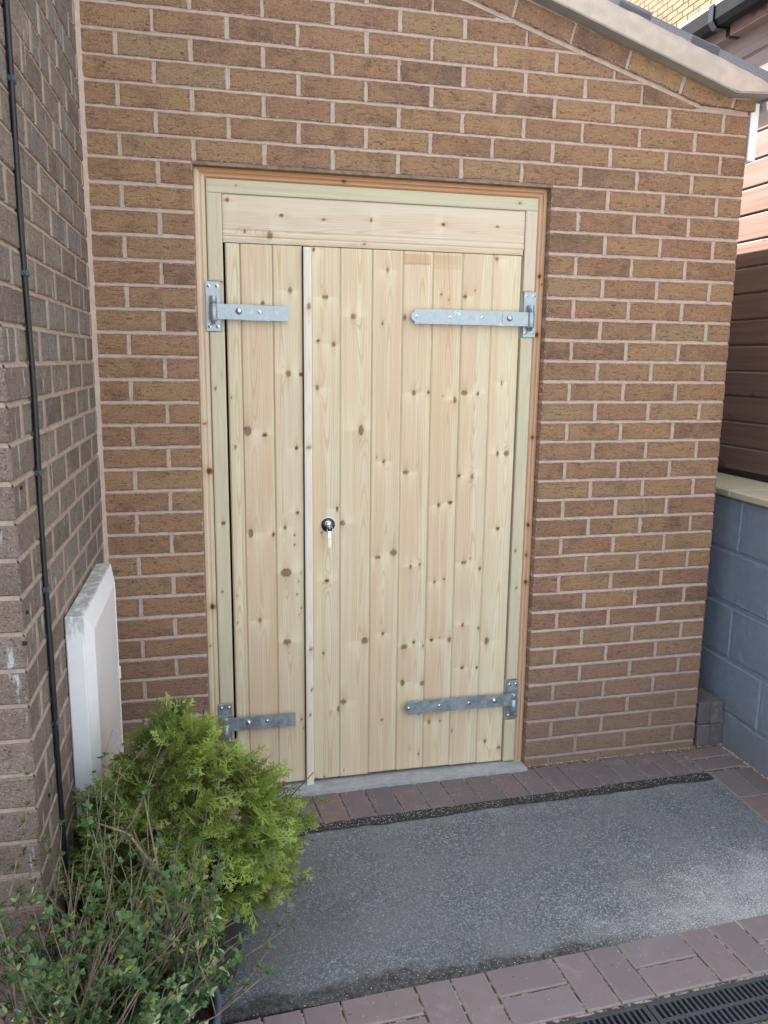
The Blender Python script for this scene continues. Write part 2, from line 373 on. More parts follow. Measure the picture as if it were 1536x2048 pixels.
def mat_paver(name, stops):
    t = NT(name); co = t.objco(); r = t.n('ObjectInfo').outputs['Random']; b = t.ramp(r, stops)
    n = t.noise(co, 18, 5, .65); f = t.noise(co, 420, 3, .7)
    b = t.mix(t.mr(n, .35, .7, 0, .55), b, stops[0][1]); b = t.mix(t.mr(f, .3, .42, .4, 0), b, [c * .5 for c in stops[0][1]])
    b = t.mix(t.mr(f, .66, .76, 0, .35), b, (.35, .31, .30))
    b = t.mix(t.mr(t.noise(t.geo(), 11, 5, .7), .55, .70, 0, .45), b, (.30, .27, .265)); b = t.mix(t.mr(t.noise(t.geo(), 75, 3, .6), .66, .72, 0, .6), b, (.05, .04, .04)); b = t.mix(t.mr(t.noise(t.vec('ADD', t.geo(), (3, 3, 0)), 110, 2, .6), .70, .75, 0, .7), b, (.5, .47, .42))
    e = t.attr('edge', 'Fac'); b = t.mix(t.math('MULTIPLY', t.mr(t.math('ADD', e, t.noise(co, 60, 3)), 1.1, 1.6), .35), b, (.34, .29, .26))
    return t.fin(b, .86, normal=t.bump(t.math('ADD', n, f), .5, .0014), spec=.35)
M_paver = mat_paver('brindle_paver', [(0, (.150, .132, .143)), (.35, (.185, .152, .158)), (.6, (.175, .154, .170)), (.85, (.225, .160, .150)), (1, (.145, .134, .150))])
M_paver_pink = mat_paver('red_paver', [(0, (.185, .158, .165)), (.35, (.225, .183, .188)), (.6, (.205, .18, .195)), (.8, (.245, .190, .186)), (1, (.175, .155, .165))])
M_paver_dark = mat_paver('charcoal_paver', [(0, (.115, .105, .115)), (.5, (.14, .125, .13)), (1, (.15, .13, .135))])
def mat_joint():
    t = NT('sandy_joint'); g = t.geo(); n = t.noise(g, 55, 5, .7); f = t.noise(g, 500, 2)
    b = t.mix(t.mr(n, .47, .58), (.05, .045, .042), (.44, .39, .31)); return t.fin(t.mix(t.mr(f, .4, .6, .4, 0), b, (.06, .05, .04)), .95, normal=t.bump(f, .6, .002))
M_joint = mat_joint()
M_sill = simple('grey_concrete', (.36, .385, .40), .85, 0, .12, 30, .4, bd=.003)
M_verge = simple('cement_verge', (.50, .425, .36), .85, 0, .10, 14, .35, bd=.004)
M_under = simple('grey_undercloak_board', (.30, .285, .26), .8, 0, .08, 20, .1)
M_tile = simple('grey_granular_tile', (.21, .215, .25), .85, 0, .6, 330, .8, bd=.003)
def mat_board():
    t = NT('brown_stained_board'); co = t.objco(scale=(3, 1, 60)); n = t.noise(t.vec('MULTIPLY', co, (1, 1.5, 1)), 1.0, 4, .6); k = t.noise(t.objco(), 7, 2)
    b = t.mix(t.mr(n, .35, .65), (.125, .078, .064), (.172, .112, .094)); b = t.mix(t.mr(k, .66, .72, 0, .8), b, (.05, .022, .016))
    return t.fin(b, .42, normal=t.bump(n, .15, .001), spec=.7)
M_board = mat_board()
def mat_blue():
    t = NT('blue_grey_masonry_paint'); g = t.geo(); n = t.noise(g, 30, 5, .7); f = t.noise(g, 160, 4, .7); z = t.n('SeparateXYZ', {0: g}).outputs[2]
    b = t.mix(t.mr(n, .3, .7), (.20, .255, .34), (.24, .295, .385))
    d = t.mr(t.math('SUBTRACT', z, t.math('MULTIPLY', t.noise(g, 9, 5, .7), .35)), -.2, .12, .6, 0)
    b = t.mix(d, b, (.20, .205, .21)); b = t.mix(t.mr(f, .72, .78, 0, .5), b, (.4, .43, .46))
    return t.fin(b, .6, normal=t.bump(t.math('ADD', n, t.math('MULTIPLY', f, .8)), .9, .007), spec=.4)
M_blue = mat_blue()
def mat_coping():
    t = NT('riven_sandstone'); g = t.geo(); n = t.noise(g, 10, 6, .6); f = t.noise(g, 200, 3)
    b = t.ramp(n, [(.3, (.36, .36, .27)), (.5, (.46, .44, .32)), (.7, (.50, .45, .33))]); return t.fin(b, .85, normal=t.bump(t.math('ADD', n, t.math('MULTIPLY', f, .2)), .4, .006))
M_coping = mat_coping()
M_gutter_black = simple('black_plastic_gutter', (.004, .0045, .005), .5, 0, .1, 8, spec=.12)
M_pot = simple('brown_grey_plastic_pot', (.052, .047, .046), .45, 0, .12, 8, spec=.4)
M_pot_blue = simple('slate_blue_plastic_pot', (.075, .10, .15), .35, 0, .12, 8, spec=.5)
M_soil = simple('potting_compost', (.025, .018, .012), .95, 0, .5, 80, 1.0, bd=.01)
def mat_leaf(name, rough=.5, trans=.35, spec=.35):
    t = NT(name); c = t.attr('col'); t.fin(c, rough, spec=spec)
    tr = t.n('BsdfTranslucent', {'Color': t.mix(.5, c, t.vec('MULTIPLY', c, (1.3, 1.5, .5)))}); mx = t.n('MixShader', {0: trans, 1: t.b.outputs[0], 2: tr.outputs[0]})
    t.t.links.new(mx.outputs[0], t.out.inputs[0]); return t.m
M_leaf = mat_leaf('conifer_foliage'); M_leaf2 = mat_leaf('broad_leaf', .42, .25, .35)
M_twig = simple('grey_brown_twig', (.15, .11, .08), .8, 0, .3, 90)
M_twig_red = simple('red_brown_twig', (.075, .035, .025), .7, 0, .3, 90)
M_shav = simple('pale_wood_shaving', (.66, .57, .40), .8, 0, .2, 90)
M_backbrick = None
def mat_far_brick(name, c1, c2, mort, sc=1.0, axis='y'):
    t = NT(name); g = t.n('SeparateXYZ', {0: t.geo()}); v = t.n('CombineXYZ', {0: g.outputs[1 if axis == 'y' else 0], 1: g.outputs[2]}).outputs[0]
    b = t.n('TexBrick', {'Vector': v, 'Color1': tuple(c1) + (1,), 'Color2': tuple(c2) + (1,), 'Mortar': tuple(mort) + (1,), 'Scale': 1.0, 'Mortar Size': .006, 'Brick Width': .225, 'Row Height': .0755, 'Mortar Smooth': .1})
    n = t.noise(t.geo(), 120, 4, .7); c = t.mix(t.mr(n, .3, .6, .3, 0), b.outputs['Color'], (.05, .035, .03))
    return t.fin(c, .92, normal=t.bump(t.math('ADD', t.math('MULTIPLY', b.outputs['Fac'], -1.), t.math('MULTIPLY', n, .3)), .8, .006), spec=.2)
M_far_old = mat_far_brick('far_old_brick_x', (.14, .11, .095), (.10, .08, .068), (.3, .23, .18), axis='x')
M_far_buff = mat_far_brick('far_buff_brick', (.20, .155, .095), (.16, .12, .07), (.28, .24, .18), axis='y')

# ------------------------------------------------------------------ ground
def sheet(name, pts, z, mat, **props):
    o = link(name, make_mesh(name, [(x, y, z) for x, y in pts], [tuple(range(len(pts)))], mat), **props); return o
sheet('ground', [(-60, -60), (60, -60), (60, 60), (-60, 60)], -.12, simple('distant_tarmac', (.1, .1, .1), .9), kind='structure')
# asphalt slab between the two setts bands
asp = MB(); asp.box(-.2, 2.2, -1.03, -.20, -.1, -.004)
asp.box(-4, 4.5, -9, -1.56, -.1, -.004); asp.box(-.85, -.2, -1.56, -1.03, -.1, -.0045)
asp.build('asphalt', M_asphalt, kind='structure')
bed = MB(); bed.box(-.2, 2.45, -.20, .03, -.1, -.006); bed.box(2.2, 2.45, -1.03, -.20, -.1, -.0065); bed.add([(x, y + .035 * (x - .9), z) for x in (-.2, 2.45) for y in (-1.228, -1.03) for z in (-.1, -.0055)], [(0, 1, 3, 2), (4, 6, 7, 5), (0, 4, 5, 1), (2, 3, 7, 6), (0, 2, 6, 4), (1, 5, 7, 3)])
bed.add([(x, y + .035 * (x - .9), z) for x in (-.2, 2.45) for y in (-1.56, -1.352) for z in (-.1, -.0055)], [(0, 1, 3, 2), (4, 6, 7, 5), (0, 4, 5, 1), (2, 3, 7, 6), (0, 2, 6, 4), (1, 5, 7, 3)]); bed.box(2.2, 2.45, .03, 1.6, -.1, -.0062)
paving = bed.build('paving', M_joint, kind='structure')

pv_cache = {}
def paver(px, py, w, d, rz, mat, parent=paving, z=0.0, tone=None):
    key = (round(w, 3), round(d, 3), mat.name, rnd.randrange(4))
    if key not in pv_cache:
        V, F, e = plaque(rect(w, d), .05, hash(key[:2]) % 999 + key[3], jit=.0009, step=.045, bev=.0035, ring=.008, face_jit=.0006)
        V = [(x, zz, -y) for x, y, zz in V]   # lay it down: front (-y) becomes up
        F = [f[::-1] for f in F]
        me = make_mesh('paver', V, F, mat, attrs={'edge': e})
        # make sure the face points up
        if me.polygons[-1].normal.z < 0: me.flip_normals()
        pv_cache[key] = me
    return link('paver', pv_cache[key], parent, (px, py, z + rnd.uniform(-.0012, .0012)), (rnd.uniform(-.004, .004), rnd.uniform(-.004, .004), rz + rnd.uniform(-.006, .006)))
# row under the wall: headers 100 x 200
a1 = math.atan(.018); 
for i in range(25):
    xc = -.3645 + .1009 * i
    yc = -.132 + .018 * (xc - .5)
    paver(xc + .002, yc, .0965, .200, a1 + .05, M_paver)
# right-hand band along the blue wall
for (x0, x1, y0, y1) in ((2.170, 2.385, -.086, -.002), (2.170, 2.375, -.182, -.092), (2.112, 2.164, -.196, .0)):
    paver((x0 + x1) / 2, (y0 + y1) / 2, x1 - x0 - .004, y1 - y0 - .004, .02, M_paver)
for j in range(4):
    yy = -.295 - .205 * j; sh = -.06 * (.0 + .19 * j)
    paver(2.228 + sh * .9, yy, .098, .199, -.06, M_paver); paver(2.331 + sh * .9, yy, .098, .199, -.06, M_paver)
# gritty dark fill against the setts
def ragged_strip(name, xa, xb, ya, yb, slope, z, mat, amp, seed):
    r = random.Random(seed); n = 90; V = []; F = []; d = 0
    for i in range(n + 1):
        x = xa + (xb - xa) * i / n; d = d * .75 + r.uniform(-amp, amp)
        V += [(x, ya + slope * (x - .5), z), (x, yb + slope * (x - .5) + d, z + .0005)]
    for i in range(n): F.append((2 * i, 2 * i + 1, 2 * i + 3, 2 * i + 2))
    me = make_mesh(name, V, F, mat); 
    if me.polygons[0].normal.z < 0: me.flip_normals()
    return link(name, me, kind='structure')
ragged_strip('dark_grit_strip', -.2, 2.17, -.225, -.279, .018, .0005, M_fill, .004, 3)

# front band (row along the channel)
fb = math.atan(.035)
def fx(x, y): # front band frame, origin (.9,-1.02)
    c, s = math.cos(fb), math.sin(fb); return (.9 + c * (x - .9) - s * y, -1.018 + s * (x - .9) + c * y)
def fpaver(x0, x1, y0, y1):
    cx, cy = fx((x0 + x1) / 2, (y0 + y1) / 2); paver(cx, cy, x1 - x0 - .005, y1 - y0 - .005, fb, M_paver_pink)
for u in range(-3, 5):
    b = .311 + .4 * u * 1.003
    fpaver(b, b + .1, -.2, 0); fpaver(b + .1, b + .2, -.2, 0); fpaver(b + .2, b + .4, -.1, 0); fpaver(b + .2, b + .4, -.2, -.1)
for i in range(28):
    b = .35 + .1 * i; fpaver(b, b + .1, -.545, -.345)

# channel drain
def drain():
    t = thing('channel_drain', 'black plastic channel drain with two rows of slots between red setts', 'drain', fx(0, 0) + (0,), fb)
    y0, y1 = -.335, -.207
    body = MB(); body.box(.1, 3.2, y0 + .004, y1 - .004, -.10, -.06); body.box(.1, 3.2, y0, y0 + .01, -.10, -.004); body.box(.1, 3.2, y1 - .01, y1, -.10, -.004)
    body.build('channel_body', M_gut, t)
    for k, (xa, xb) in enumerate(((.27, 1.267), (1.271, 2.268), (2.272, 3.2))):
        g = MB()
        for a, b in ((y0 + .001, y0 + .015), (y1 - .015, y1 - .001), ((y0 + y1) / 2 - .006, (y0 + y1) / 2 + .006)): g.box(xa, xb, a, b, -.022, -.001, .0015)
        g.box(xa, xa + .012, y0 + .002, y1 - .002, -.022, -.0015); g.box(xb - .012, xb, y0 + .002, y1 - .002, -.022, -.0015)
        gr = g.build('grating', M_gut, t)
        q = MB(); n = int((xb - xa - .024) / .0163)
        for i in range(n + 1):
            x = xa + .012 + i * .0163
            q.box(x - .0035, x + .0035, y0 + .010, (y0 + y1) / 2 - .002, -.022, -.002); q.box(x - .0035, x + .0035, (y0 + y1) / 2 + .002, y1 - .010, -.022, -.002)
        q.build('grating_bars', M_gut, gr, kind='stuff')
M_gut = simple('grey_black_plastic', (.035, .042, .052), .5, 0, .2, 60)
drain()

# ------------------------------------------------------------------ garage
def zj(k):  # height of bed joint k
    ks = [-10, 0, 5, 10, 15, 20, 24, 30, 34, 36]; vs = [-.75, 0, .366, .753, 1.131, 1.504, 1.801, 2.256, 2.569, 2.72]
    return 2.605 - float(np.interp(k, ks, vs))
garage = thing('garage', 'brown rustic brick garage with new pine double doors and a low tiled roof', 'garage')
LX, RX, OL, OR = -.125, 2.245, .220, 1.4675
band = lambda x: 2.80 - .285 * (x - 1.157)       # lower edge of the sloping soldier band
full = [plaque_mesh('brick', rect(.215, .0648), .0985, i, M_brick) for i in range(9)]
half = [plaque_mesh('brick', rect(.1025, .0648), .0985, 50 + i, M_brick) for i in range(5)]
def put_brick(x0, x1, k):
    zc = (zj(k) + zj(k + 1)) / 2; w = x1 - x0; poly = None
    ztop = zc + .0325; zb = zc - .0325
    if k >= 34: poly = [(x0, 2.605 - 2.66), (x1, 2.605 - 2.66), (x1, ztop), (x0, ztop)]
    if k <= 0 and (ztop > band(x0) - .013 or ztop > band(x1) - .013):
        poly = clip([(x0, zb), (x1, zb), (x1, ztop), (x0, ztop)], .285, 1, 2.80 + .285 * 1.157 - .013)
        poly = clip(poly, 0, 1, 9)
        if len(poly) < 3: return
        ar = abs(sum(poly[i][0] * poly[(i + 1) % len(poly)][1] - poly[(i + 1) % len(poly)][0] * poly[i][1] for i in range(len(poly)))) / 2
        if ar < .0004: return
    jy = rnd.uniform(-.0012, .0012)
    if poly is None:
        xc = (x0 + x1) / 2
        if abs(w - .215) < .002: me = full[rnd.randrange(9)]
        elif abs(w - .1025) < .002: me = half[rnd.randrange(5)]
        else: me = plaque_mesh('brick', rect(w, .0648), .0985, rnd.randrange(9999), M_brick)
        link('brick', me, garage, (xc, jy, zc + rnd.uniform(-.001, .001)), (0, rnd.uniform(-.004, .004), 0))
    else:
        xc = sum(p[0] for p in poly) / len(poly); zz = sum(p[1] for p in poly) / len(poly)
        if len(poly) > 2: link('brick', plaque_mesh('brick', [(a - xc, b - zz) for a, b in poly], .0985, rnd.randrange(9999), M_brick, step=.04, jit=.0006), garage, (xc, jy, zz))
def put_run(x0, x1, k):
    if x1 - x0 < .02: return
    if k >= 5 and k < 50:
        if x0 < OL < x1: x1 = OL
        if x0 >= OL - .001 and x1 <= OR + .001: return
        if x0 < OR < x1: x0 = OR
        if x1 - x0 < .02: return
    put_brick(x0, x1, k)
for k in range(-7, 35):
    if k % 2 == 0: edges = [-.13] + [.225 * i for i in range(0, 10)] + [2.25]
    else: edges = [-.13] + [.1125 + .225 * i for i in range(0, 10)] + [2.25]
    for a, b in zip(edges[:-1], edges[1:]):
        j = rnd.uniform(-.0012, .0012)
        put_run(a + .005 + j if a > -.12 else a, b - .005 + j if b < 2.2 else 2.245, k)
# mortar bed with the opening left out
mb = MB()
mb.box(LX, OL - .0, .0066, .094, -.08, zj(5)); mb.box(OR + .0015, RX - .003, .0066, .094, -.08, zj(5))
xr = (2.80 + .285 * 1.157 - zj(5)) / .285
top = [(LX, zj(5)), (RX - .003, zj(5)), (RX - .003, 2.545), (2.034, 2.55), (.0, band(.0)), (LX, band(0.0))]
mb.prism(top, .0066, .094)
def bed_strip(m, x0, x1, z, r, hgt=.0064, d0=.0072, d1=.0004):
    n = max(2, int((x1 - x0) / .018)); V = []; F = []; w = 0
    for i in range(n + 1):
        x = x0 + (x1 - x0) * i / n; w = w * .6 + r.uniform(-.0006, .0006); q = r.uniform(-.0013, .0013); q2 = r.uniform(-.0011, .0011)
        V += [(x, d0 - .002, z + hgt + q2), (x, (d0 * .75 + d1 * .25) , z + .0022 + w), (x, d1 + .0009, z - .0015 + w), (x, d1 + r.uniform(-.0004, .0004), z - hgt + q), (x, d0, z - hgt - .001 + q)]
    for i in range(n):
        for j in range(4): F.append((5 * i + j, 5 * i + 5 + j, 5 * i + 6 + j, 5 * i + 1 + j))
    m.add(V, [f[::-1] for f in F], True)
def perp_strip(m, x, z0, z1, r, d=.0006, hw=.0068):
    V = []; F = []; n = 4
    for i in range(n + 1):
        z = z0 + (z1 - z0) * i / n; a = r.uniform(-.0013, .0013); b = r.uniform(-.0013, .0013)
        V += [(x - hw - .001 + a, .007, z), (x - hw + a, d, z), (x - hw * .3, d + .0026, z), (x + hw * .3, d + .0026, z), (x + hw + b, d, z), (x + hw + .001 + b, .007, z)]
    for i in range(n):
        for j in range(5): F.append((6 * i + j, 6 * i + 1 + j, 6 * i + 7 + j, 6 * i + 6 + j))
    m.add(V, F, True)
jr = random.Random(77)
for k in range(-6, 35):
    z = zj(k)
    xe = RX - .004
    if k <= 0: xe = min(xe, (2.80 + .285 * 1.157 - z) / .285)
    if xe < LX + .1: continue
    if k >= 6: bed_strip(mb, LX, OL - .001, z, jr); bed_strip(mb, OR + .001, xe, z, jr)
    elif k == 5: bed_strip(mb, LX, OL - .004, z, jr); bed_strip(mb, OR + .004, xe, z, jr)
    else: bed_strip(mb, LX, xe, z, jr)
for k in range(-6, 34):
    for i in range(0, 10):
        x = .225 * i if k % 2 == 0 else .1125 + .225 * i
        if x > 2.2 or (k >= 5 and OL - .01 < x < OR + .01): continue
        if k <= 0 and band(x) - .02 < zj(k): continue
        perp_strip(mb, x, zj(k + 1) + .004, zj(k) - .004, jr)
mb.build('mortar', M_mortar, garage)
# struck mortar line beneath the band
link('mortar', make_mesh('mortar', *(lambda p: (p, [(0, 1, 2, 3), (4, 5, 1, 0), (1, 5, 6, 2), (2, 6, 7, 3)]))([(1.0, .0015, band(1.0) - .011), (2.034, .0015, 2.55 - .012), (2.034, .0015, 2.553), (1.0, .0015, band(1.0) + .003), (1.0, .01, band(1.0) - .013), (2.034, .01, 2.55 - .014), (2.034, .01, 2.556), (1.0, .01, band(1.0) + .006)]), M_mortar), garage)
# brick verge band, proud of the wall
ang = math.atan(.285); ux, uz = math.cos(ang), -math.sin(ang); vx, vz = math.sin(ang), math.cos(ang)
bx0, bz0 = 2.034, 2.55
bm = [plaque_mesh('brick', rect(.215, .066), .09, 80 + i, M_brick) for i in range(5)]
for i in range(1, 10):
    cx = 1.842 - .2172 * (i - 1); cz = band(cx) + .0375
    link('brick', bm[i % 5], garage, (cx, -.012, cz), (0, ang, 0))
for poly in ([(1.949, 2.5755), (2.034, 2.5520), (2.155, 2.5475), (2.161, 2.579), (2.148, 2.580), (1.968, 2.635)], [(2.170, 2.5455), (2.262, 2.5425), (2.262, 2.580), (2.176, 2.577)]):
    xc = sum(p[0] for p in poly) / len(poly); zz = sum(p[1] for p in poly) / len(poly)
    link('brick', plaque_mesh('brick', [(a - xc, b - zz) for a, b in poly], .09, 91, M_brick), garage, (xc, -.012, zz))
mb = MB()
mb.prism([(.0, band(0) + .003), (2.034, 2.5535), (2.257, 2.546), (2.257, 2.583), (2.15, 2.60), (0, band(0) + .085)], -.005, .085)
mb.build('mortar', M_mortar, garage)
# lintel
mb = MB(); mb.box(OL - .004, OR + .004, .003, .09, zj(5) - .0065, zj(5) + .0035); mb.build('steel_lintel', M_steel_lintel, garage)
# undercloak, verge and roof covering
zb = lambda x: 2.809 - .309 * (x - 1.404)
mb = MB(); mb.prism([(-.16, zb(-.16)), (2.146, zb(2.146)), (2.146, zb(2.146) + .006), (-.16, zb(-.16) + .006)], -.062, .10)
mb.prism([(2.149, 2.5815), (2.30, 2.590), (2.30, 2.596), (2.149, 2.5875)], -.062, .10); mb.build('undercloak', M_under, garage)
def verge():
    V = []; F = []; r = random.Random(5); xs = np.linspace(-.16, 2.36, 84)
    for i, x in enumerate(xs):
        lo = zb(x) + .0065 if x < 2.147 else 2.5880 + (x - 2.147) * .06
        hi = zb(x) + .088 + r.uniform(-.002, .002); hi = max(hi, lo + .012) if x > 2.147 else hi
        V += [(x, -.0615, lo), (x, -.060 + r.uniform(-.001, .001), (lo + hi) / 2), (x, -.056, hi), (x, .2, hi - .004)]
    for i in range(len(xs) - 1):
        for j in range(3): F.append((4 * i + j, 4 * i + 4 + j, 4 * i + 5 + j, 4 * i + 1 + j))
    F.append((4 * (len(xs) - 1), 4 * (len(xs) - 1) + 3, 4 * (len(xs) - 1) + 2, 4 * (len(xs) - 1) + 1))
    link('cement_verge', make_mesh('cement_verge', V, F, M_verge, smooth=True), garage)
verge()
def tile_mesh():
    m = MB(); L, Wd, T = .42, .296, .020
    n = 8
    for i in range(n):
        y0, y1 = -.0 + Wd * i / n, Wd * (i + 1) / n; up = .012 if i in (0, 3, 4, 7) else 0
        m.box(-L, 0, y0, y1, 0, T + up)
    m.box(-.008, .0, 0, Wd, -.012, .001)
    return m.mesh('roof_tile', M_tile)
tm = tile_mesh(); ra = math.atan(.309)
for i in range(9):
    xt = 2.345 - .278 * i * 1.0 - (.0 if i == 0 else 0.01)
    zt = zb(xt) + .088 + (.0 if i else .006)
    for j in range(3):
        link('roof_tile', tm, garage, (xt, -.052 + .3 * j, zt - .001 * j), (0, ra - .030, 0))
mb = MB(); mb.prism([(-.16, zb(-.16) + .07), (2.33, zb(2.33) + .07), (2.33, zb(2.33) + .085), (-.16, zb(-.16) + .085)], .21, 3.2); mb.build('roof_deck', M_tile, garage)
mb = MB(); mb.box(2.15, 2.240, .1, 3.1, -.05, 2.53); mb.build('side_wall', M_far_buff if False else M_mortar, garage)
mb = MB(); mb.box(2.253, 2.287, .002, 3.1, 2.372, 2.575, .002); mb.build('fascia_board', M_upvc, garage)
# white half-round gutter behind the fascia
gp = []; gm = MB(); n = 14
for y in (-.02, 3.1):
    for i in range(n + 1):
        a = math.pi * i / n; gp.append((2.352 - .056 * math.cos(a), y, 2.575 - .056 * math.sin(a)))
F = [(i, i + 1, n + 2 + i, n + 1 + i) for i in range(n)] + [tuple(range(n + 1))]
gm.add(gp, F, True); gm.build('gutter', M_upvc, garage)
# concrete threshold
mb = MB(); mb.prism([(.221, -.02), (1.4665, -.02), (1.4665, .010), (.221, .016)], -.030, .16); mb.build('threshold', M_sill, garage)
mb = MB(); mb.box(.2, 1.49, .10, .12, .0, 2.24); mb.build('gap_shade_backing', M_dark, garage)  # near-black sheet behind the doors, the shade of the gaps in its colour

# ---- timber with grain
DK = [(0.525,1.572,.0093),(0.570,1.568,.0062),(0.627,1.522,.0077),(0.786,1.372,.0139),(0.981,1.506,.0077),(1.036,1.508,.0046),(1.138,1.48,.0085),(1.092,1.493,.0031),(1.174,1.506,.0093),(1.227,1.503,.0054),(1.32,1.543,.0054),(0.381,1.373,.0139),(0.441,1.358,.0069),(0.552,1.311,.0069),(0.872,1.256,.0062),(0.843,1.274,.0023),(0.956,1.215,.0085),(0.998,1.239,.0023),(1.314,1.279,.0069),(1.35,1.279,.0085),(1.163,1.198,.0054),(1.214,1.195,.0077),(1.086,1.088,.0062),(1.131,1.097,.0069),(0.554,1.078,.0062),(0.508,1.024,.0069),(0.542,0.995,.0031),(0.541,0.96,.0031),(0.642,0.999,.0039),(0.699,1.086,.0069),(0.718,1.031,.0093),(1.326,0.989,.0062),(0.385,1.007,.0123),(0.466,1.0,.0062),(0.853,0.897,.0077),(0.913,0.912,.0123),(0.98,0.855,.0062),(1.017,0.861,.0046),(1.192,0.861,.0077),(1.219,0.876,.0023),(1.077,0.789,.0054),(1.115,0.798,.0039),(0.51,0.856,.0154),(0.566,0.853,.0031),(0.555,0.821,.0031),(0.66,0.817,.0069),(0.55,0.772,.0023),(0.413,0.68,.0077),(0.565,0.717,.0031),(0.558,0.691,.0031),(0.876,0.598,.0054),(1.196,0.61,.0069),(0.805,0.573,.0123),(1.07,0.558,.0062),(1.104,0.567,.0031),(1.142,0.553,.0093),(0.999,0.554,.0054),(0.96,0.538,.0108),(1.036,0.536,.0039),(1.298,0.536,.0108),(0.511,0.59,.0108),(0.647,0.536,.0046),(1.258,0.833,.0069),(1.262,0.592,.0046),(1.199,0.433,.0062),(1.259,0.428,.0054),(0.328,1.489,.0031),(0.338,1.317,.0039),(0.332,0.777,.0023),(0.331,0.676,.0023),(0.534,1.852,.0076),(0.656,1.834,.0076),(0.756,1.771,.0089),(0.877,1.932,.007),(0.861,1.749,.0044),(0.631,1.684,.0044),(0.686,1.674,.0082),(0.616,1.99,.0063),(0.441,1.807,.0063),(1.077,1.856,.0037),(1.106,1.837,.0037),(1.204,1.874,.0027),(1.167,1.849,.0064),(1.283,1.985,.0073),(0.942,1.773,.0082),(0.956,0.391,.0087),(1.037,0.382,.0087),(1.025,0.259,.0052),(1.068,0.217,.0087),(1.114,0.216,.0035),(0.99,0.114,.003),(1.028,0.086,.0052),(1.306,0.11,.0061),(1.367,0.077,.0078),(0.877,0.245,.0043),(1.163,0.17,.0043),(0.705,0.306,.0079),(0.723,0.334,.0094),(0.561,0.278,.0043),(0.726,0.05,.0025),(0.618,0.026,.0051),(0.648,0.033,.0033),(0.568,0.242,.0029)]
HK = [(.33, 2.135, .0063), (.508, 2.095, .0051), (.651, 2.089, .0044), (.818, 2.096, .0057), (1.077, 2.093, .0063), (1.28, 2.095, .0041), (.468, 2.029, .011), (.384, 2.039, .005), (.792, 2.017, .004)]
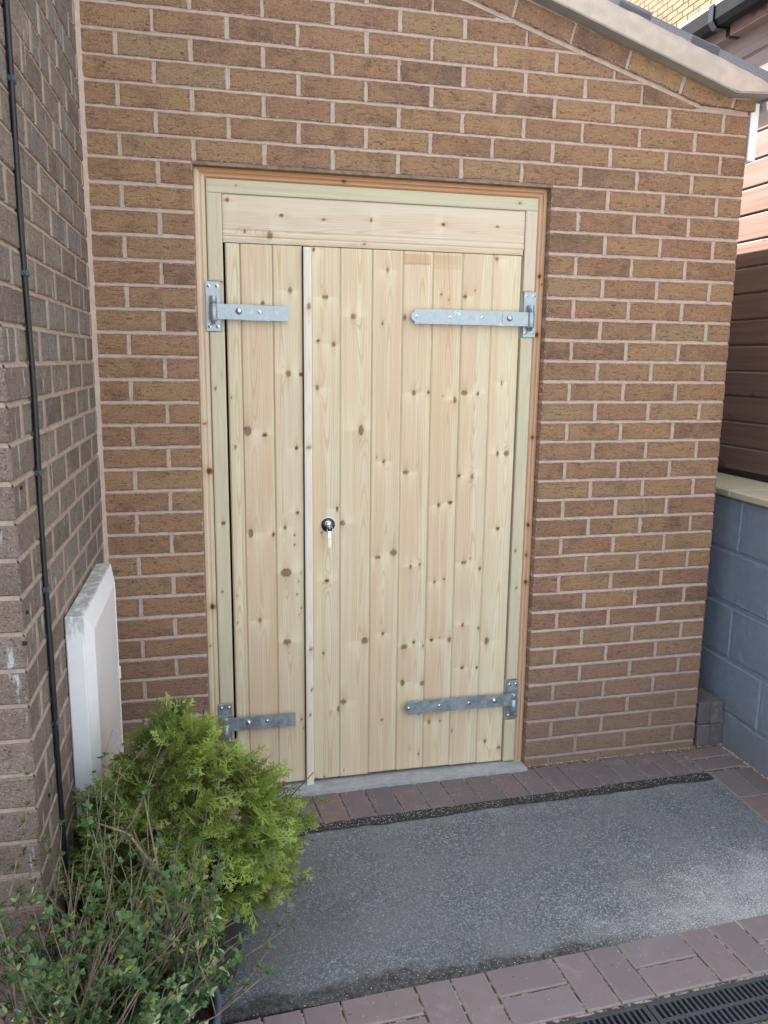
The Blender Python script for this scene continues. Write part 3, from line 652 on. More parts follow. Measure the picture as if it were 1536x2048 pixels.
def timber(name, x0, x1, z0, z1, yf, th, mat, parent, seed, knots=(), horiz=False, bev=.002, heart=None, profile=None, dx=.004, dz=.006, patch=None, arch=True, hood=1.0):
    """board with front at y=yf; the grain runs along z (or x when horiz)"""
    r = np.random.RandomState(seed)
    cx, cz = (x0 + x1) / 2, (z0 + z1) / 2
    w, h = x1 - x0, z1 - z0
    if horiz: na, nb = max(3, int(w / dz)), max(3, int(h / dx))
    else: na, nb = max(3, int(w / dx)), max(3, int(h / dz))
    xs = np.linspace(x0, x1, na + 1); zs = np.linspace(z0, z1, nb + 1)
    X, Z = np.meshgrid(xs, zs); X = X.ravel(); Z = Z.ravel()
    u, l, W_, = (Z - cz, X, h) if horiz else (X - cx, Z, w)       # u across, l along
    # slow drift of the pith line, slow change of its depth
    ph = r.uniform(0, 6.28, 6); drift = W_ * (.10 * np.sin(l * 2.1 + ph[0]) + .05 * np.sin(l * 5.3 + ph[1]))
    pith = r.uniform(-.25, .25) * W_ + drift
    dep = .010 + .006 * np.sin(l * (3.1 + r.uniform(0, 3)) + ph[2]) + .020 * (0.5 + .5 * np.sin(l * 1.1 + ph[3])) + (.02 if not arch else 0)
    du = u - pith
    rad = np.sqrt(du ** 2 + dep ** 2)
    phase = rad / (r.uniform(.0038, .0056)) + .18 * np.sin(l * 9 + ph[4] + u * 40)
    kn = np.zeros_like(X); halo = np.zeros_like(X); pale = np.zeros_like(X)
    for i, (kx, kz, kr) in enumerate(knots):
        if not (x0 - .004 <= kx <= x1 + .004 and z0 - .01 <= kz <= z1 + .01): continue
        kr *= .86 * hood
        ex = 1 + .35 * math.sin(i * 1.7); dd = np.sqrt(((X - kx) / ex) ** 2 + ((Z - kz) * (1.0 if ex > 1 else .8)) ** 2)
        sl = 2.5 if not horiz else 1
        q = ((X - kx) / (2.2 * kr)) ** 2 + ((Z - kz) / (5.0 * kr if not horiz else 2.2 * kr)) ** 2
        if horiz: q = ((Z - kz) / (2.2 * kr)) ** 2 + ((X - kx) / (5 * kr)) ** 2
        phase += 2.2 * np.exp(-q) * (1 if i % 2 else -1)
        core = np.clip((1.15 - dd / kr) / .35, 0, 1); ringk = np.clip(1 - abs(dd / kr - 1) / .3, 0, 1)
        kn = np.maximum(kn, np.maximum(core * (.72 if kr > .006 else 1.0), ringk * 1.0))
        sg = 1 if i % 3 else -1
        if kr > .0045: pale = np.maximum(pale, np.exp(-((X - kx) / (6 * kr)) ** 4) * np.clip(sg * ((kz - Z) if not horiz else (kx - X)) / (1.0 * kr) + .6, 0, 1) * np.exp(-np.abs(Z - kz) / (5.5 * kr)))
        al = abs(Z - kz) if not horiz else abs(X - kx); ac = abs(X - kx) if not horiz else abs(Z - kz)
        halo = np.maximum(halo, .55 * np.exp(-(ac / (1.3 * kr)) ** 2 - (al / (5 * kr)) ** 2))
    if heart is None: heart = (r.uniform(-.42, -.1), r.uniform(.05, .45), r.uniform(.3, 1))
    hb0 = (heart[0] * W_ + drift * .6); hb1 = (heart[1] * W_ + drift * .6)
    he = np.clip((u - hb0) / .003 + .5, 0, 1) * np.clip((hb1 - u) / .003 + .5, 0, 1) * heart[2]
    if patch:
        for (a, b, c, d, s_) in patch:
            m = ((X > a) & (X < b) & (Z > c) & (Z < d)); halo = np.maximum(halo, m * s_)
    Y = np.zeros_like(X)
    if profile is not None: Y = profile(X, Z)
    Y += bev * ((X <= x0 + 1e-6) | (X >= x1 - 1e-6) | (Z <= z0 + 1e-6) | (Z >= z1 - 1e-6))
    V = np.stack([X - cx, Y, Z - cz], -1).tolist(); F = []
    q = na + 1
    for j in range(nb):
        for i in range(na): F.append((j * q + i, j * q + i + 1, (j + 1) * q + i + 1, (j + 1) * q + i))
    # sides and back
    b = len(V); V += [(x0 - cx, th, z0 - cz), (x1 - cx, th, z0 - cz), (x1 - cx, th, z1 - cz), (x0 - cx, th, z1 - cz)]
    bot = list(range(0, q)); topr = [nb * q + i for i in range(q)]; lef = [j * q for j in range(nb + 1)]; rig = [j * q + na for j in range(nb + 1)]
    F += [tuple([b, b + 1] + bot[::-1]), tuple([b + 2, b + 3] + topr), tuple([b + 3, b] + lef), tuple([b + 1, b + 2] + rig[::-1]), (b + 3, b + 2, b + 1, b)]
    cols = np.stack([phase, he, kn, halo], -1); cols = np.concatenate([cols, np.repeat(cols[:1] * [1, 1, 0, 0], 4, 0)])
    me = make_mesh(name, V, F, mat, cols={'wd': cols}, attrs={'pale': np.concatenate([pale, np.zeros(4)])})
    return link(name, me, parent, (cx, yf, cz))
def vgroove(x0, x1, l=True, rr=True, bead=True):
    def p(X, Z):
        y = np.zeros_like(X); wv = .0045
        if l: y += np.clip((x0 + wv - X) / wv, 0, 1) * .0042
        if rr: y += np.clip((X - x1 + wv) / wv, 0, 1) * .0042
        if bead: y += np.clip(1 - abs(X - (x1 - .0135)) / .0028, 0, 1) * .0012
        return y
    return p
DY = .040
M_strip = mat_wood('pale_cover_strip_pine', (.80, .74, .65), (.76, .68, .58), (.58, .48, .38), amp=.3)
leafA = link('door_leaf', None, garage, (.448, DY, 1.01)); leafB = link('door_leaf', None, garage, (.993, DY, 1.01))
leafA['label'] = 'narrow left door leaf of three pine planks'; leafB['label'] = 'wide right door leaf of seven pine planks'
bpy.context.view_layer.update()
def tim(parent, *a, **k):
    o = timber(*a, **k)
    o.parent = parent; off = Vector(parent.location) if parent is not garage else Vector()
    o.location = Vector(o.location) - off; return o
A = [(.3185, .3665), (.3665, .475), (.475, .577)]
B = [(.606, .7095), (.7095, .8235), (.8235, .934), (.934, 1.045), (1.045, 1.1555), (1.1555, 1.2705), (1.2705, 1.3815)]
hearts = [(-.5, -.2, .2), (-.5, .45, .95), (-.5, .1, .3), (-.2, .1, .25), (-.4, .35, .5), (-.42, .40, .85), (-.5, .22, .8), (-.5, .20, 1.0), (-.45, .12, .85), (-.5, -.3, .5)]
gapz = [.027, .027, .026, .026, .025, .029, .027, .025, .023, .019]
for i, (a, b) in enumerate(A + B):
    par = leafA if i < 3 else leafB
    pt = None
    if i == 6: pt = [(.936, 1.034, 1.956, 1.992, .55), (.936, 1.034, 1.956, 1.960, .9)]
    if i == 7: pt = [(1.05, 1.15, 1.958, 1.992, .38), (1.05, 1.15, 1.945, 1.96, .22)]
    tim(par, 'plank', a + .0004, b - .0004, gapz[i], 1.999, DY + rnd.uniform(-.0006, .0006), .02, M_pine, None, 100 + i * 7, DK, heart=hearts[i], profile=vgroove(a, b), patch=pt, bev=.001)
tim(leafB, 'cover_strip', .5795, .6065, .010, 1.996, DY - .018, .0175, M_strip, None, 301, [(.596, 1.80, .008), (.593, 1.316, .007), (.602, 1.15, .002), (.596, .56, .007), (.593, .30, .003), (.599, .40, .003)], heart=(-.5, -.4, .2), bev=.0015, dx=.006, dz=.01)
# header panel and frame
def gro(X, Z): return np.clip(1 - abs(Z - 2.0405) / .0035, 0, 1) * .005
tim(garage, 'header_board', .3125, 1.3865, 2.0225, 2.1545, DY - .001, .02, M_pine_white_h, None, 320, HK, horiz=True, heart=(-.3, .2, .8), profile=gro)
tim(garage, 'header_rail', .3125, 1.3825, 2.0015, 2.0215, DY - .003, .022, M_pine_white_h, None, 330, HK, horiz=True, heart=(-.5, .5, .9), arch=False, dx=.006)
tim(garage, 'frame_head', .2615, 1.4315, 2.1555, 2.1985, DY - .008, .03, M_pine_green_h, None, 340, [(.36, 2.18, .003), (1.36, 2.178, .004)], horiz=True)
for (a, b, z0, z1, s) in ((.2615, .3105, 1.8755, 2.1545, 350), (.2615, .3105, .371, 1.7085, 351), (.2615, .3105, .017, .209, 352), (1.3875, 1.4315, 1.8735, 2.1545, 353), (1.3865, 1.4315, .3695, 1.7085, 354), (1.3865, 1.4315, .017, .1975, 355)):
    tim(garage, 'frame_strip', a, b, z0, z1, DY - .008, .03, M_pine_green if a < 1 or s != 353 else M_pine_white, None, s, [(.275, 1.52, .004), (.29, 1.05, .006), (.28, .8, .004)] if a < 1 else [(1.40, 1.80, .006), (1.41, .75, .004), (1.40, .9, .004)])
for (a, b, s) in ((.2605, .3115, 360), (1.386, 1.4325, 361)):
    tim(garage, 'door_post', a, b, .012, 2.20, DY + .011, .05, M_pine_white, None, s, (), dx=.01, dz=.02)
# mitred outer moulding: quarter-round profile
def moulding(name, p0, p1, inner0, inner1, mat, seed, knots=()):
    """runs outer corner p0->p1 (x,z) with inner edge inner0->inner1; profile across the width"""
    prof = [(0, .030), (0, .006), (.08, .003), (.30, .001), (.42, .0025), (.47, .008), (.52, .007), (.62, .004), (.80, .004), (.93, .010), (1, .019), (1, .032)]
    L = math.hypot(p1[0] - p0[0], p1[1] - p0[1]); n = int(L / .006); r = np.random.RandomState(seed); V = []; C = []; ph = r.uniform(0, 6, 3)
    cx, cz = (p0[0] + p1[0]) / 2, (p0[1] + p1[1]) / 2
    for i in range(n + 1):
        t = i / n
        for (a, y) in prof:
            x = (p0[0] + (p1[0] - p0[0]) * t) * (1 - a) + (inner0[0] + (inner1[0] - inner0[0]) * t) * a
            z = (p0[1] + (p1[1] - p0[1]) * t) * (1 - a) + (inner0[1] + (inner1[1] - inner0[1]) * t) * a
            V.append((x - cx, y, z - cz)); l = t * L
            kn = 0; ha = 0
            for kx, kz, kr in knots:
                d = math.hypot(x - kx, (z - kz)); kn = max(kn, min(1, max(0, 1.2 - d / kr) / .4)); ha = max(ha, .7 * math.exp(-(d / (2.5 * kr)) ** 2))
            C.append((a * 3.5 + .6 * math.sin(l * 3 + ph[0]) + .2 * math.sin(l * 11 + ph[1]), .5 + .5 * math.sin(l * 2 + ph[2]), kn, ha))
    m = len(prof); F = []
    for i in range(n):
        for j in range(m - 1): F.append((i * m + j, i * m + j + 1, (i + 1) * m + j + 1, (i + 1) * m + j))
    F.append(tuple(range(m))[::-1]); F.append(tuple(n * m + j for j in range(m)))
    me = make_mesh(name, V, F, mat, cols={'wd': C})
    # orient outwards (towards -y)
    s = sum(p.normal.y * p.area for p in me.polygons if abs(p.normal.y) > .5)
    if s > 0: me.flip_normals()
    return link(name, me, garage, (cx, .030, cz))
TO, TI = 2.2335, 2.1985; LO, LI, RO, RI = .2215, .2615, 1.4672, 1.4318
moulding('frame_moulding', (LO, TO), (RO, TO), (LI, TI), (RI, TI), M_pine_orange, 1, [(.72, 2.215, .006), (.95, 2.225, .002), (1.25, 2.21, .002)])
moulding('frame_moulding', (LO, .012), (LO, TO), (LI, .012), (LI, TI), M_pine_pink, 2, [(.248, 1.235, .011), (.245, .745, .010), (.236, 1.40, .004), (.24, .30, .004), (.232, .6, .003)])
moulding('frame_moulding', (RO, .006), (RO, TO), (RI, .006), (RI, TI), M_pine_orange if False else mat_wood('rosy_moulding_pine', (.60, .39, .25), (.60, .42, .29), (.42, .22, .12), amp=.4), 3, [(1.448, 1.93, .007), (1.455, 1.90, .003), (1.447, 1.72, .009), (1.45, 1.34, .006), (1.448, 1.00, .007), (1.446, .88, .006), (1.45, .77, .007)])

# hinges
def lug_poly(x0, x1, z0, z1, s):
    """strap outline with a rounded nib at the far end (x0 end); s=+1 when the strap runs to +x from its hinge"""
    zc = (z0 + z1) / 2; P = [(x1, z0), (x1, z1)]
    P += [(x0, z1), (x0, zc + .0155)] + [(x0 - .013 * math.sin(a) , zc + .0155 * math.cos(a)) for a in np.linspace(.15, math.pi - .15, 9)] + [(x0, zc - .0155), (x0, z0)]
    return P
def hinge(cx, cz, side, tip, label, nib, dz=0.0):
    """side=-1 hinge on the left post (strap to the right)"""
    h = link('strap_hinge', None, garage, (cx, .028, cz)); h['label'] = label
    y0 = .0
    pl = MB(); pl.box(-.0245, .0245, y0, y0 + .0045, -.0815, .0815, .001); pl.build('pintle_plate', M_galv, h)
    sc_ = MB()
    for x in (-.0135, .0135):
        for z in (-.066, .066):
            sc_.lathe([(.0001, -.0008), (.0022, -.0006), (.0024, .0004), (.0052, -.0004), (.0064, .0006)], 12, (x, y0 - .0008, z), 'y')
    sc_.build('screw', M_zinc, h)
    # pin with knuckle
    px = .004 * side * -1 - .0 + (-.004 if side < 0 else .004)
    k = MB(); k.lathe([(0, .037), (.0108, .037), (.0118, .035), (.0118, .014), (.0098, .013), (.0098, .012), (.0136, .011), (.0136, -.041), (.0120, -.043), (.0075, -.044), (.0075, -.053), (.005, -.055), (0, -.055)], 20, (px, y0 - .012, -.004), 'z')
    k.build('hinge_pin', M_galv, h)
    # strap: inner thicker cranked half, outer half
    j = px + (-side) * (.112); L0 = min(px, j); L1 = max(px, j); zc = -.017 + dz
    s1 = MB(); s1.prism([(px, zc - .025), (j, zc - .025), (j, zc + .025), (px, zc + .025)] if side < 0 else [(j, zc - .025), (px, zc - .025), (px, zc + .025), (j, zc + .025)], y0 - .0165, y0 - .0105)
    # notch shape overlay at the step
    tl = tip - cx
    if side < 0:
        P = [(j - .010, zc - .0268), (tl, zc - .0268), (tl, zc + .0228), (j - .012, zc + .0228), (j - .004, zc + .010), (j - .014, zc + .003), (j - .016, zc - .010)]
    else:
        P = [(tl, zc - .0240), (j + .008, zc - .0240), (j + .010, zc - .006), (j + .016, zc + .004), (j + .010, zc + .014), (j + .001, zc + .018), (j + .001, zc + .026)] + ([(tl, zc + .026), (tl, zc + .0165)] + [(tl - .013 * math.sin(a), zc + .001 + .0155 * math.cos(a)) for a in np.linspace(.1, math.pi - .1, 9)] + [(tl, zc - .0145)] if nib else [(tl, zc + .026)])
    s1.prism(P, y0 - .0145, y0 - .0062)
    s1.build('hinge_strap', M_galv, h)
    b = MB(); bxp = cx * 0 + (.0835 if side < 0 else -.0845); bz = -.0145 + dz
    b.lathe([(.0001, -.0085), (.004, -.0080), (.0080, -.0062), (.0108, -.0030), (.0118, 0), (.0118, .002)], 20, (bxp, y0 - .0165, bz), 'y')
    b.build('coach_bolt', M_zinc, h)
    xs_ = [.152] if side < 0 else ([-.165, -.262, -.360, -.437][:3] if True else [])
    sm = MB()
    if side > 0: xs_ = [-.168, -.275, -.385 - .0] ; xs_ = [x for x in xs_]
    for x in xs_: sm.lathe([(.0001, -.0008), (.0022, -.0006), (.0024, .0004), (.0052, -.0004), (.0066, .0006)], 12, (x * (1 if side < 0 else 1.13), y0 - .0154, zc + .001), 'y')
    sm.build('screw', M_zinc, h)
hinge(.2745, 1.792, -1, .525, 'upper left galvanised hinge with a short square-ended strap', False)
hinge(1.4145, 1.791, 1, .972, 'upper right galvanised hinge with a long strap ending in a rounded nib', True)
hinge(.2790, .2895, -1, .536, 'lower left galvanised hinge half hidden by the conifer', False, .022)
hinge(1.4120, .2840, 1, .972, 'lower right galvanised hinge with a long strap', True, .026)

# lock in the wide leaf (part of that leaf)
def lock():
    h = MB(); c = (.6645 - .993, -.0005, 1.029 - 1.01)
    h.lathe([(0, -.0055), (.021, -.0055), (.0255, -.004), (.0262, 0)], 32, c, 'y'); h.build('lock_rosette', M_blackgloss, leafB)
    h = MB(); h.lathe([(.0262, .001), (.0276, -.001), (.0276, -.0022), (.0262, -.0036), (.0255, -.003)], 32, c, 'y')
    h.lathe([(0, -.021), (.0070, -.021), (.0085, -.019), (.0095, -.006), (.012, -.0055)], 24, (c[0], c[1], c[2] + .003), 'y')
    h.build('lock_cylinder', M_chrome, leafB)
lock()
k = thing('key', 'small silver key hanging from the round black lock of the pine door', 'key', (.665, .016, 1.024))
m = MB(); m.tube([(0, 0, .0), (0, -.012, -.002)], .003, 8); m.tube([(.010 * math.cos(a), -.013, -.004 + .010 * math.sin(a)) for a in np.linspace(0, 2 * math.pi, 17)], .0014, 6); m.build('key_ring', M_chrome, k)
m = MB(); m.box(-.0055, .0050, -.0145, -.0118, -.036, -.012, .0006); m.build('key_bow', M_chrome, k)
m = MB(); m.prism([(-.006, -.069), (.0065, -.070), (.0050, -.0375), (-.005, -.0375)], -.0145, -.0115); m.box(-.0055, .006, -.0148, -.0112, -.0725, -.0702); m.build('key_tag', M_brass, k)
bpy.data.objects['key_tag'].location = (0, 0, 0)

# ------------------------------------------------------------------ house on the left
WANG = math.radians(90 - 2.02); HO = (-.151, -1.16)
house = thing('house', 'dark grey-brown brick house corner at the left edge with white efflorescence', 'house', HO + (0,), WANG)
def hz(n): return .700 + .0755 * n
hf = [plaque_mesh('brick', rect(.215, .0655), .0985, 200 + i, M_brick_old, jit=.0016) for i in range(8)]
hh = [plaque_mesh('brick', rect(.1025, .0655), .0985, 220 + i, M_brick_old, jit=.0016) for i in range(4)]
def corner_mesh(xs, ys, seed):
    V, F = chamfer_box(0, xs, 0, ys, -.0327, .0327, .003); r = random.Random(seed)
    V = [(a + r.uniform(-.0008, .0008), b + r.uniform(-.0008, .0008), c + r.uniform(-.0008, .0008)) for a, b, c in V]
    return make_mesh('brick', V, F, M_brick_old, attrs={'edge': [.75] * len(V)})
cA = [corner_mesh(.1025, .215, i) for i in range(4)]; cB = [corner_mesh(.215, .1025, 10 + i) for i in range(4)]
WL = 1.175
for n in range(-10, 28):
    z = hz(n) + .0378; A_ = (n % 2 == 0)
    link('brick', (cA if A_ else cB)[rnd.randrange(4)], house, (0, rnd.uniform(-.001, .001), z))
    x = (.1025 if A_ else .215) + .010
    while x < WL - .03:
        x1 = min(x + .215, WL); me = hf[rnd.randrange(8)] if x1 - x > .213 else plaque_mesh('brick', rect(x1 - x, .0655), .0985, rnd.randrange(999), M_brick_old)
        link('brick', me, house, ((x + x1) / 2, rnd.uniform(-.0015, .0015), z), (0, rnd.uniform(-.005, .005), 0)); x += .225
    # the face turned to the viewer (local -x), two bricks beyond the corner where it shows
    if z < 1.9:
        y = (.215 if A_ else .1025) + .010
        for q in range(1):
            o = link('brick', hf[rnd.randrange(8)], house, (rnd.uniform(-.001, .001), y + .1075, z), (0, 0, -math.pi / 2)); y += .225
mb = MB(); jr = random.Random(5)
for n in range(-9, 29): bed_strip(mb, .003, WL, hz(n), jr, d1=-.0004)
for n in range(-9, 28):
    x = (.1025 if n % 2 == 0 else .215) + .005
    while x < WL - .03: perp_strip(mb, x, hz(n) + .004, hz(n + 1) - .004, jr, -.0022, .0068); x += .225
mb.box(.0045, WL, .0045, .2, -.05, 2.9); mb.box(.0046, .2, .19, .46, -.05, 2.9); mb.build('mortar', M_mortar_old, house)
mb = MB(); mb.box(.008, 4.5, .21, 4.5, -.05, 5.0); mb.box(.008, WL, .008, .22, 2.89, 5.0); mb.box(.0035, .2, .448, 4.5, -.05, 5.001); mb.build('house_wall', M_far_old, house)
# mortar fillet in the inner corner (belongs to the garage wall)
fm = MB(); pts = [(-.118, -.006, z) for z in np.linspace(0, 2.95, 90)]
V = []; F = []
r_ = random.Random(11)
for i, z in enumerate(np.linspace(-.02, 2.95, 120)):
    a, b, c = r_.uniform(-.0012, .0012), r_.uniform(-.0012, .0012), r_.uniform(-.001, .001)
    V += [(-.128, -.020 + a, z), (-.110 + c, -.013 + b, z), (-.101 + a, -.005 + b, z), (-.0955 + b, .003, z)]
for i in range(119):
    for j in range(3): F.append((4 * i + j, 4 * i + 1 + j, 4 * i + 5 + j, 4 * i + 4 + j))
link('mortar_fillet', make_mesh('mortar_fillet', V, F, M_mortar, smooth=True), garage)
for lx_, z in ((.055, 1.365), (.03, 1.115), (.105, .67), (-.001, 1.06)):
    m = MB(); m.lathe([(.0001, -.004), (.004, -.004), (.0045, .004)], 8, (lx_, 0, z), 'y'); m.build('wall_plug', M_dark, house)

# cable clipped to the side wall
cab = thing('cable', 'thin black cable pair running down the grey brick wall beside the corner', 'cable', HO + (0,), WANG)
for q, off in enumerate((0, .0085)):
    pts = []
    for i, z in enumerate(np.linspace(.02, 2.85, 80)):
        pts.append((.197 + off + .004 * math.sin(z * 5.1) + .0025 * math.sin(z * 13 + q) , -.0055 - .001 * math.sin(z * 9), z))
    m = MB(); m.tube(pts, .0052, 8); m.build('cable_core', M_cable, cab)
for z in (2.16, 1.79, 1.375, 1.115, .80):
    m = MB(); m.box(.1875, .2155, -.0125, .001, z - .006, z + .006, .002); m.build('cable_clip', M_cliptint, cab)

# meter box on the side wall
meter = thing('meter_box', 'weathered white plastic meter box standing off the grey brick wall behind the conifer', 'meter box', HO + (0,), WANG)
def meterbox():
    x0, x1, z0, z1, d = .398, .945, .20, .985, .046
    m = MB(); m.box(x0, x1, -d, -.001, z0, z1, .003); m.build('box_case', M_upvc_dirty, meter)
    # bevelled frame
    w, rise = .052, .017; V = []
    o = [(x0 + .002, z0 + .002), (x1 - .002, z0 + .002), (x1 - .002, z1 - .002), (x0 + .002, z1 - .002)]
    i_ = [(x0 + w, z0 + w), (x1 - w, z0 + w), (x1 - w, z1 - w), (x0 + w, z1 - w)]
    V = [(x, -d - .0005, z) for x, z in o] + [(x, -d - rise, z) for x, z in i_] + [(x, -d - rise + .004, z) for x, z in [(a + (.004 if a < .6 else -.004), b + (.004 if b < .6 else -.004)) for a, b in i_]]
    F = []
    for k in range(2):
        for i in range(4): j = (i + 1) % 4; F.append((4 * k + i, 4 * k + j, 4 * k + 4 + j, 4 * k + 4 + i))
    link('door_frame', make_mesh('door_frame', V, F, M_upvc), meter)
    m = MB(); m.box(x0 + w + .004, x1 - w - .004, -d - rise + .002, -d - .001, z0 + w + .004, z1 - w - .004, .001); m.build('door_panel', M_upvc_panel, meter)
    m = MB(); m.box(x1 - w - .002, x1 - w + .003, -d - rise - .004, -d - .004, .62, .66, .001); m.build('catch', M_upvc, meter)
meterbox()

# ------------------------------------------------------------------ right-hand side: painted block wall, coping, timber building
bw = thing('block_wall', 'low blue-grey painted concrete block wall to the right of the garage', 'wall', (2.388, 0, 0), math.radians(-92))
# local x runs towards the viewer (-y), local -y faces the garage (-x)
bmesh = [plaque_mesh('block', rect(.440, .220), .1, 300 + i, M_blue, jit=.001, step=.05, bev=.008, ring=.012, face_jit=.003) for i in range(4)]
for c in range(5):
    zc = .036 + .2275 * c + .0; off = [.0, .22, .0, .22, .0][c] - .0
    zc = [.04, .265, .4985, .7305, .958][c]
    for i in range(-4, 5):
        xc = -.02 + off - .22 + .446 * i + (.0 if c != 4 else .0)
        link('block', bmesh[rnd.randrange(4)], bw, (xc + .0, rnd.uniform(-.001, .001), zc), (0, rnd.uniform(-.003, .003), 0))
mb = MB(); mb.box(-2.2, 2.2, .0065, .20, -.08, 1.072); mb.build('paint_filled_joint', M_blue, bw)
cop = [-2.2, -1.3, -.085, 1.0, 2.2]
for a, b in zip(cop[:-1], cop[1:]):
    me = MB(); me.box(a + .003, b - .003, -.018, .36, 1.073, 1.102, .004); me.build('coping_slab', M_coping, bw)
tb = thing('timber_building', 'brown boarded outbuilding with black gutter behind the blue-grey wall', 'building', (2.69, 0, 0))
bd = MB(); P = [(0, 0), (0, .108), (.012, .113), (.022, .1165), (.022, 0)]
V = []
for y in (-1.4, 3.6):
    for x, z in ((.004, .0), (.0, .004), (.0, .104), (.008, .112), (.008, .1165), (.024, .1165), (.024, 0)): V.append((x, y, z))
F = [(i, i + 1 if i < 6 else 0, (i + 1 if i < 6 else 0) + 7, i + 7) for i in range(7)] + [tuple(range(7))[::-1], tuple(range(7, 14))]
bme = make_mesh('cladding_board', V, F, M_board)
for i in range(17):
    link('cladding_board', bme, tb, (rnd.uniform(-.001, .001), 0, 1.128 + .1165 * i))
mb = MB(); mb.box(-.006, .02, -1.4, 3.6, 1.103, 1.128, .002); mb.build('base_trim', M_dark, tb)
mb = MB(); mb.box(.024, 3.0, -1.4, 3.6, 1.10, 3.22); mb.build('back_panel', M_board, tb)
mb = MB(); mb.box(-.055, .02, -1.4, 3.6, 3.09, 3.20, .003); mb.build('eaves_fascia', M_board, tb)
mb = MB(); mb.add([(x, y, z) for y in (-1.5, 3.7) for x, z in ((-.115, 3.212), (2.5, 4.05), (2.5, 4.09), (-.115, 3.24))], [(0, 1, 2, 3), (7, 6, 5, 4), (0, 4, 5, 1), (1, 5, 6, 2), (2, 6, 7, 3), (3, 7, 4, 0)]); mb.build('roof', M_tile, tb)  # roof out of view, added to keep the sun off the eaves boards
g = MB(); gp = []; n = 10
for y in (-1.4, 3.6):
    for x, z in ((-.145, 3.205), (-.140, 3.205), (-.138, 3.15), (-.12, 3.13), (-.085, 3.13), (-.07, 3.15), (-.066, 3.20), (-.061, 3.20), (-.064, 3.145), (-.082, 3.122), (-.125, 3.122), (-.144, 3.146)): gp.append((x, y, z))
m_ = 12; g.add(gp, [(i, (i + 1) % m_, (i + 1) % m_ + m_, i + m_) for i in range(m_)] + [tuple(range(m_))[::-1], tuple(range(m_, 2 * m_))]); g.build('gutter', M_gutter_black, tb)
for y in (.72, 2.6, -.9):
    m = MB(); m.prism([(-.152, 3.212), (-.152, 3.142), (-.128, 3.113), (-.08, 3.113), (-.055, 3.14), (-.055, 3.19), (-.068, 3.15), (-.085, 3.1215), (-.125, 3.1215), (-.1455, 3.146), (-.1455, 3.212)], y, y + .035)
    m.box(-.06, .0, y + .005, y + .03, 3.085, 3.13, .003); m.build('gutter_bracket', M_blackgloss, tb)

# buff brick house flank far behind
yh = thing('buff_house', 'sunlit buff brick house wall behind the garage roof at the top right', 'house', (6.1, 0, 0))
mb = MB(); mb.box(.006, 6, 2.5, 18, -.1, 9.5); mb.build('flank_wall', M_far_buff, yh)
mb = MB(); mb.box(.002, .01, 4.6, 10.5, 4.6, 7.4); mb.build('mortar', M_mortar_buff, yh)
yb = [MB().box(0, .012, -.1075, .1075, -.0325, .0325, .002).mesh('brick', M_brick_buff) for i in range(2)]
yb2 = [MB().box(0, .02, -.1075, .1075, -.0325, .0325, .002).mesh('brick', M_brick_buff) for i in range(1)]
cnt = 0; rest = MB()
camp = SC.camera.matrix_world.inverted(); fpx = 1616.96
def vis(p):
    q = camp @ Vector(p); return q.z < 0 and abs(q.x / -q.z * fpx) < 800 and abs(q.y / -q.z * fpx) < 1060
for c in range(int(2.7 / .075)):
    for i in range(26):
        y = 4.65 + (i + .5 * (c % 2)) * .225 + .11; z = 4.63 + .075 * c + .0375
        if y > 10.4: continue
        if vis((6.1, y, z)) and z > 4.9 and cnt < 290:
            link('brick', yb[0], yh, (-.006 + rnd.uniform(-.002, .002), y, z)); cnt += 1
        else: rest.box(-.006, .01, y - .1075, y + .1075, z - .0325, z + .0325)
ro = rest.build('brick', M_brick_buff, yh, kind='stuff')
if cnt: pass

# four spare setts stood on end in the gap between garage and block wall
spl = ['upper left of four charcoal setts stacked in the gap beside the garage', 'upper right of four charcoal setts stacked against the blue-grey wall', 'lower left of four charcoal setts stacked in the gap beside the garage', 'lower right of four charcoal setts stacked against the blue-grey wall']
for i, (x, z) in enumerate(((2.288, .152), (2.349, .150), (2.291, .051), (2.352, .050))):
    V, F = chamfer_box(-.029, .029, -.1, .1, -.0485, .0485, .0035)
    me = make_mesh('sett', V, F, M_paver_dark, attrs={'edge': [.6] * len(V)})
    link('sett', me, None, (x, .105 + rnd.uniform(-.004, .004), z), (0, 0, rnd.uniform(-.02, .02)), label=spl[i], category='paving sett', group='charcoal setts stacked in the gap')

